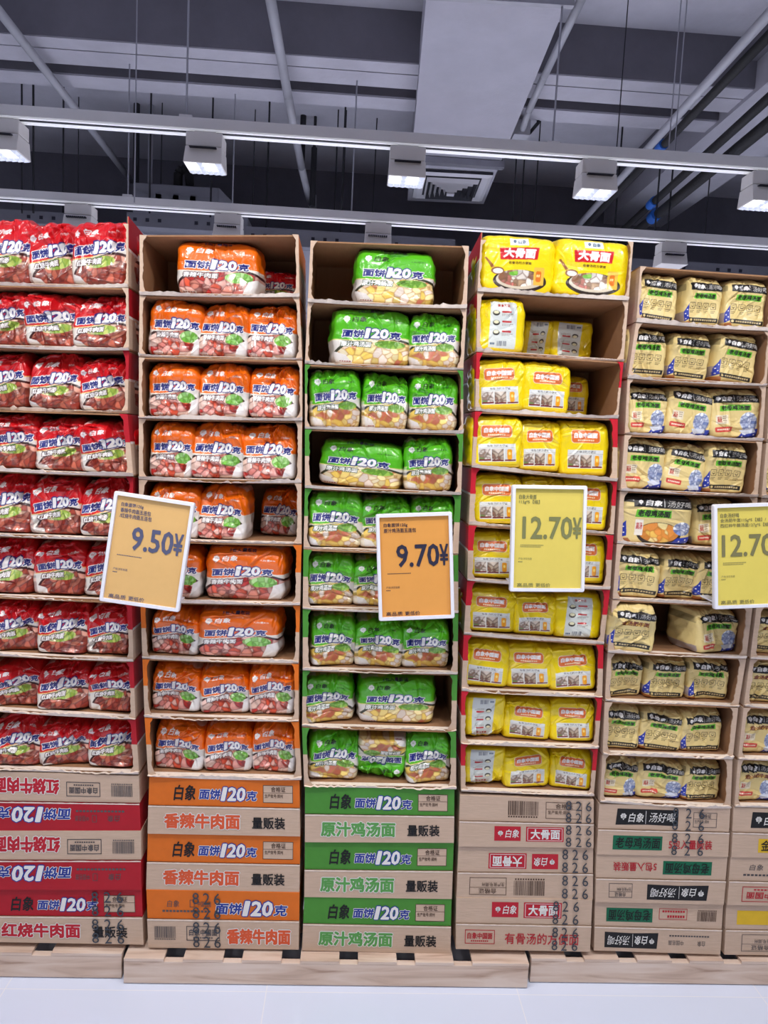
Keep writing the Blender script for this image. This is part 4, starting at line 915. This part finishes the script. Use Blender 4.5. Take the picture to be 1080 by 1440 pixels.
NVAR = {'R': 8, 'O': 7, 'G': 7, 'Y': 7, 'YB': 3, 'BI': 6, 'BP': 4, 'BJ': 2, 'BK': 1}
cnt = {}; PR = random.Random(11)
def put_pack(st, i, kind, x0, x1, yt, label, dyf=0.0, roll=0.0, yaw=0.0, flip=False, var=None, yb=None):
    """x0, x1, yt: left, right and top of the pack in photo pixels; dyf: distance of its face behind the carton front"""
    k = cnt.get(kind, 0); cnt[kind] = k+1
    if not kind.endswith('W'): yaw += PR.uniform(-.07, .07); roll += PR.uniform(-.025, .025); dyf += PR.uniform(0, .008)
    v = (k*2+i) % NVAR.get(kind, 1+ (kind in ('OW', 'GW', 'YW'))) if var is None else var
    me, w, h = get_mesh(kind, v)
    bl, br, tl, tr, dy = ROWS[(st, i)]
    y = D+dy+0.034+dyf+(0.014 if i > 4 else 0.004)
    yfr = y-0.026
    pa = PY(x0, yt+30, yfr); pb = PY(x1, yt+30, yfr); pt = PY((x0+x1)/2, yt, yfr+.02)
    xc = (pa[0]+pb[0])/2; zf, _ = floor_at(st, i, xc)
    sx = (pb[0]-pa[0])/(w*.985); sz = (pt[2]-zf)/(h*.985)
    lim = (tl[2]+tr[2])/2-0.006-zf
    if not (i == 0 and st in ('red', 'yellow')): sz = min(sz, lim/(h*1.02))
    o = bpy.data.objects.new('noodle_pack', me); COL.objects.link(o)
    o.location = (xc, y, zf); o.scale = (sx, 1, sz); o.rotation_euler = (0, roll, yaw)
    if flip: o.location.z += h*sz; o.rotation_euler = (0, roll+math.pi, yaw)
    tag(o, label, 'noodle pack', f"{KN[kind[0]]} noodle packs in the {STKNAME[st]}")
    return o
P3 = ['left', 'middle', 'right']
def row(st, i, kind, lst, **kw):
    """three packs side by side in one open carton"""
    for j, e in enumerate(lst):
        x0, x1, yt = e[:3]; k = kind; opt = {}
        desc = f"{KN[kind[0]]} noodle pack"
        if len(e) > 3:
            if isinstance(e[3], dict): opt = dict(e[3])
            k = opt.pop('kind', kind)
        ds = opt.pop('desc', desc); pos = opt.pop('pos', P3[j])
        put_pack(st, i, k, x0, x1, yt, f"{ds}, {pos} of three, {ORD[i]} open carton of {STKNAME[st]}", **opt)
# red stack
row('red', 0, 'R', [(-28, 46, 307), (39, 114, 314), (99, 181, 309)]); row('red', 1, 'R', [(-32, 42, 410), (33, 112, 412), (102, 182, 409, {'roll': -.04})])
row('red', 2, 'R', [(-32, 41, 496, {'roll': -.08}), (41, 113, 497), (111, 181, 505)]); row('red', 3, 'R', [(-24, 51, 583), (48, 122, 589), (112, 186, 592)])
row('red', 4, 'R', [(-30, 44, 665), (41, 115, 672), (113, 185, 675)]); row('red', 5, 'R', [(-28, 46, 758), (45, 117, 762), (117, 187, 764)])
row('red', 6, 'R', [(-22, 52, 845), (50, 122, 850), (121, 185, 852)]); row('red', 7, 'R', [(-20, 54, 931), (52, 125, 933), (122, 188, 934)]); row('red', 8, 'R', [(-16, 58, 1009), (54, 127, 1014), (122, 193, 1012)])
# orange stack
put_pack('orange', 0, 'OW', 249, 362, 341, 'wide orange noodle pack standing alone in topmost open carton of orange stack', dyf=.01, yaw=-.05)
put_pack('orange', 0, 'RW', 352, 420, 381, 'dim red pack behind the wide orange pack in topmost open carton', dyf=.155)
row('orange', 1, 'O', [(206, 282, 420, {'roll': .06}), (279, 350, 428), (348, 419, 426)]); row('orange', 2, 'O', [(207, 280, 512), (279, 350, 512), (350, 421, 510)])
row('orange', 3, 'O', [(208, 271, 595, {'roll': .03}), (268, 345, 596), (342, 418, 596, {'roll': -.03})])
row('orange', 4, 'O', [(207, 279, 682), (277, 346, 684, {'dyf': -.004}), (366, 421, 690, {'dyf': .13, 'desc': 'dim orange noodle pack set far back'})])
put_pack('orange', 5, 'O', 206, 281, 770, 'orange noodle pack half hidden by the 9.50 price sign, sixth open carton')
put_pack('orange', 5, 'OW', 289, 400, 769, 'wide orange noodle pack in the sixth open carton right of price sign 9.50', yaw=-.06)
put_pack('orange', 6, 'O', 211, 280, 857, 'orange noodle pack left of the wide pack, directly below price sign 9.50')
put_pack('orange', 6, 'OW', 278, 391, 857, 'wide orange noodle pack in seventh open carton of the orange stack', dyf=-.01, yaw=-.04, var=1)
row('orange', 7, 'O', [(213, 283, 935), (281, 351, 938), (350, 416, 936)]); row('orange', 8, 'O', [(216, 287, 1015), (286, 354, 1018), (354, 419, 1017)])
# green stack
put_pack('green', 0, 'GW', 501, 611, 353, 'wide green noodle pack standing alone in topmost open carton of green stack')
put_pack('green', 1, 'GW', 469, 579, 436, 'wide green noodle pack left of a single pack in second open carton of green stack', yaw=.10, var=1)
put_pack('green', 1, 'G', 577, 649, 441, 'green noodle pack right of the wide pack in second open carton of green stack')
row('green', 2, 'G', [(436, 508, 519), (509, 574, 527), (576, 645, 528)])
put_pack('green', 3, 'GW', 448, 563, 622, 'tilted wide green noodle pack in fourth open carton of green stack', roll=.07, yaw=-.15, dyf=.02)
put_pack('green', 3, 'G', 570, 638, 617, 'green noodle pack right of the tilted wide pack in fourth open carton')
row('green', 4, 'G', [(433, 510, 692), (507, 578, 700), (577, 640, 699)]); row('green', 5, 'G', [(430, 499, 780), (497, 566, 785), (565, 636, 785)])
row('green', 6, 'G', [(436, 500, 866), (499, 567, 871), (565, 633, 871)])
put_pack('green', 7, 'G', 427, 499, 951, 'green noodle pack left of the wide pack in eighth open carton of green stack', roll=-.05)
put_pack('green', 7, 'GW', 505, 612, 954, 'wide green noodle pack in eighth open carton of the green stack', dyf=.008)
row('green', 8, 'G', [(433, 504, 1029), (503, 571, 1034, {'flip': True, 'desc': 'upside-down green noodle pack', 'pos': 'middle'}), (572, 636, 1031, {'roll': -.05})])
# yellow stack
put_pack('yellow', 0, 'YW', 677, 783, 334, 'wide yellow noodle pack, left one of the pair on top of yellow stack', yaw=.02)
put_pack('yellow', 0, 'YW', 781, 886, 339, 'wide yellow noodle pack, right one of the pair on top of yellow stack', roll=.03, var=1)
put_pack('yellow', 1, 'YB', 671, 741, 421, 'yellow noodle pack showing its back at front left in second open carton', dyf=-.015)
put_pack('yellow', 1, 'YB', 734, 778, 452, 'upside-down yellow pack set back, partly hidden in second open carton', dyf=.135, flip=True)
put_pack('yellow', 1, 'YB', 771, 834, 453, 'upside-down yellow pack set back at right in second open carton', dyf=.135, flip=True, var=1)
put_pack('yellow', 2, 'Y', 669, 741, 506, 'yellow noodle pack, leftmost in third open carton of yellow stack', dyf=-.01)
put_pack('yellow', 2, 'Y', 733, 803, 511, 'leaning yellow noodle pack, second from left in third open carton of yellow stack', roll=.06, dyf=-.01)
put_pack('yellow', 2, 'Y', 775, 829, 529, 'shaded yellow noodle pack set back in third open carton of yellow stack', dyf=.135)
row('yellow', 3, 'Y', [(663, 737, 583, {'dyf': -.02}), (729, 791, 592), (790, 859, 593, {'roll': -.03})])
row('yellow', 4, 'Y', [(666, 735, 666), (733, 796, 670), (794, 857, 669)]); row('yellow', 5, 'Y', [(659, 729, 749), (728, 793, 753), (791, 853, 753)])
row('yellow', 6, 'Y', [(654, 727, 828, {'roll': .04}), (722, 783, 836), (780, 848, 835, {'kind': 'YB', 'desc': 'yellow noodle pack showing its back', 'yaw': -.1})])
row('yellow', 7, 'Y', [(650, 717, 902, {'roll': .05}), (711, 781, 906), (774, 842, 909, {'roll': -.04})])
row('yellow', 8, 'Y', [(651, 711, 976, {'kind': 'YB', 'flip': True, 'desc': 'upside-down yellow pack showing its back'}), (709, 776, 984), (775, 838, 984)])
row('yellow', 9, 'Y', [(648, 711, 1049, {'kind': 'YB', 'flip': True, 'desc': 'upside-down yellow pack showing its back'}), (708, 776, 1053), (775, 834, 1055)])
# gold stack
row('gold', 0, 'BI', [(899, 954, 384), (963, 1017, 390), (1021, 1080, 390)]); row('gold', 1, 'BI', [(882, 939, 459), (942, 1000, 469), (1006, 1067, 469)])
row('gold', 2, 'BP', [(880, 939, 545, {'roll': .04}), (937, 1002, 546, {'roll': .05}), (1000, 1072, 547, {'roll': -.06})])
row('gold', 3, 'BP', [(871, 938, 618, {'roll': -.02}), (932, 993, 625, {'roll': .06}), (993, 1053, 624, {'kind': 'BI'})])
put_pack('gold', 4, 'BW', 871, 975, 697, 'wide gold noodle pack with black band in fifth open carton of gold stack', dyf=-.01)
put_pack('gold', 4, 'BP', 974, 1036, 702, 'gold noodle pack half hidden by the 12.70 sign, fifth open carton', dyf=.03)
row('gold', 5, 'BI', [(865, 930, 774, {'dyf': -.012}), (927, 984, 778, {'roll': .04}), (979, 1042, 782)])
put_pack('gold', 6, 'BJ', 858, 925, 846, 'crinkled gold pack protruding at left of seventh open carton, orange flavour text', dyf=-.045)
put_pack('gold', 6, 'BP', 972, 1043, 858, 'gold noodle pack turned sideways at right of seventh open carton', yaw=.25, dyf=.0)
row('gold', 7, 'BI', [(851, 906, 922), (908, 967, 925), (969, 1027, 925)]); row('gold', 8, 'BI', [(848, 902, 991), (899, 961, 997, {'roll': .04}), (958, 1018, 997, {'roll': -.04})])
row('gold', 9, 'BP', [(844, 899, 1066, {'roll': .04}), (894, 962, 1069, {'roll': .04}), (958, 1016, 1070, {'kind': 'BI'})])
for (i, k, x0, yt) in ((2, 'BP', 1078, 552), (3, 'BI', 1071, 633), (6, 'BJ', 1056, 860), (7, 'BJ', 1047, 927), (8, 'BK', 1039, 1000), (9, 'BK', 1033, 1068)):
    put_pack('edge', i, k, x0, x0+62, yt, f"gold noodle pack cut by right photo edge, level with {ORD[i]} carton of gold stack")
# ------------------------------------------------------------------ price signs
FRAME = mat('sign_frame_white', (236, 237, 246), 0.35, coat=0.3)
def price_sign(cpx, cpy, w, h, roll, yd, paper, inkc, lines, price, label, clip_side, px0=.27, px1=.955, foot_cut=True):
    c = PY(cpx, cpy, yd); r = empty('price_sign', c); r.rotation_euler = (math.radians(-3), roll, 0); tag(r, label, 'price sign', 'price signs clipped to the cartons')
    hw, hh, bz = w/2, h/2, 0.0105; mb = MB()
    n = 5; rad = 0.006
    def rr(hw_, hh_, rad_):
        out = []
        for (cx, cz, a0) in ((hw_-rad_, hh_-rad_, 0), (-hw_+rad_, hh_-rad_, 90), (-hw_+rad_, -hh_+rad_, 180), (hw_-rad_, -hh_+rad_, 270)):
            for q in range(n): t = math.radians(a0+90*q/(n-1)); out.append((cx+rad_*math.cos(t), cz+rad_*math.sin(t)))
        return out
    o1 = rr(hw, hh, rad); o2 = rr(hw-.002, hh-.002, rad); i1 = rr(hw-bz, hh-bz, .002); m = len(o1)
    v = [(x, 0.009, z) for x, z in o1]+[(x, -0.002, z) for x, z in o1]+[(x, -0.006, z) for x, z in o2]+[(x, -0.006, z) for x, z in i1]+[(x, 0.002, z) for x, z in i1]+[(x, .009, z) for x, z in i1]
    fs = []
    for L in range(5):
        for q in range(m): a = L*m+q; b = L*m+(q+1) % m; fs.append((a, a+m, b+m, b))
    fs += [tuple(range(m-1, -1, -1))[::-1]]
    mb.add(v, fs, FRAME); mb.build('frame', r)
    PAPER = mat('sign_paper_'+price.replace('.', '_')+'_'+str(int(cpx)), paper, 0.45, spec=0.5, noise=0.03, nscale=30, coat=0.35); TX = ink('sign_'+str(int(cpx)), inkc, 0.5)
    mb = MB(); pw, ph = hw-bz+.001, hh-bz+.001
    mb.box(-pw, pw, 0.003, 0.0045, -ph, ph, PAPER)
    F = Face(mb, (-pw, .003, -ph), (pw, .003, -ph), (-pw, .003, ph), (pw, .003, ph))
    for q, (t, wd) in enumerate(lines): F.text(t, .065, .065+wd, .893-.052*q, .936-.052*q, TX, 1, 0.012)
    F.text(price[:-1], px0, px1-.13, .50, .715, TX, 1, 0.026); F.text('¥', px1-.115, px1, .505, .71, TX, 1, 0.022)
    F.dashes(.10, .44, .430, .437, TX, 15)
    if clip_side == 'L2': F.dashes(.10, .40, .413, .420, TX, 13)
    F.text('产地:详见包装', .075, .27, .285, .308, TX, 1); F.dashes(.075, .14, .262, .270, TX, 3)
    mb2 = MB(); F2 = Face(mb2, (-pw, .003, -ph), (pw, .003, -ph), (-pw, .003, ph), (pw, .003, ph))
    F.text('高品质', .065, .30, .012, .052, TX, 1, 0.008); F.text('更低价', .335, .55, .012, .052, TX, 1, 0.008)
    mb.build('paper', r)
    s = -1 if clip_side[0] == 'L' else 1; mb = MB()
    x0 = s*(hw-.045); back = (D-0.006)-yd
    mb.hexa([(x0-.012, .006, -hh+.004), (x0+.012, .006, -hh+.004), (x0+.012+s*.02, back, -hh+.020), (x0-.012+s*.02, back, -hh+.020), (x0-.012, .006, -hh+.008), (x0+.012, .006, -hh+.008), (x0+.012+s*.02, back, -hh+.024), (x0-.012+s*.02, back, -hh+.024)], FRAME)
    mb.box(x0-.02, x0+.02, .007, .012, -hh, -hh+.05, FRAME)
    mb.build('holder_clip', r)
    return r
YS = 2.035
price_sign(207, 776, .228, .318, math.radians(6.5-.2), YS, (226, 182, 116), (88, 92, 122), [('白象面饼120g', .30), ('香辣牛肉面五连包', .41), ('/红烧牛肉面五连包', .43)], '9.50¥', 'orange price sign reading 9.50 in front of the red and orange stacks', 'R')
price_sign(584, 796.5, .222, .312, math.radians(-2.4-2.0), YS, (228, 158, 74), (44, 44, 66), [('白象面饼120g', .34), ('原汁鸡汤面五连包', .46)], '9.70¥', 'orange price sign reading 9.70 in front of the green stack', 'L', .24, .975)
price_sign(771, 757.5, .222, .312, math.radians(.8-2.6), YS, (224, 204, 96), (126, 128, 84), [('白象大骨面', .25), ('113g*5【组】', .30)], '12.70¥', 'yellow price sign reading 12.70 in front of the yellow stack', 'L2', .13, .975)
price_sign(1056, 781.5, .228, .312, math.radians(-2.5-2.0), YS, (226, 208, 98), (126, 122, 84), [('白象汤好喝', .27), ('金汤肥牛面115g*5【组】/', .66), ('西红柿牛腩汤面127g*5【组】', .72)], '12.70¥', 'yellow price sign reading 12.70, cut by the right photo edge', 'L2', .09, .955)
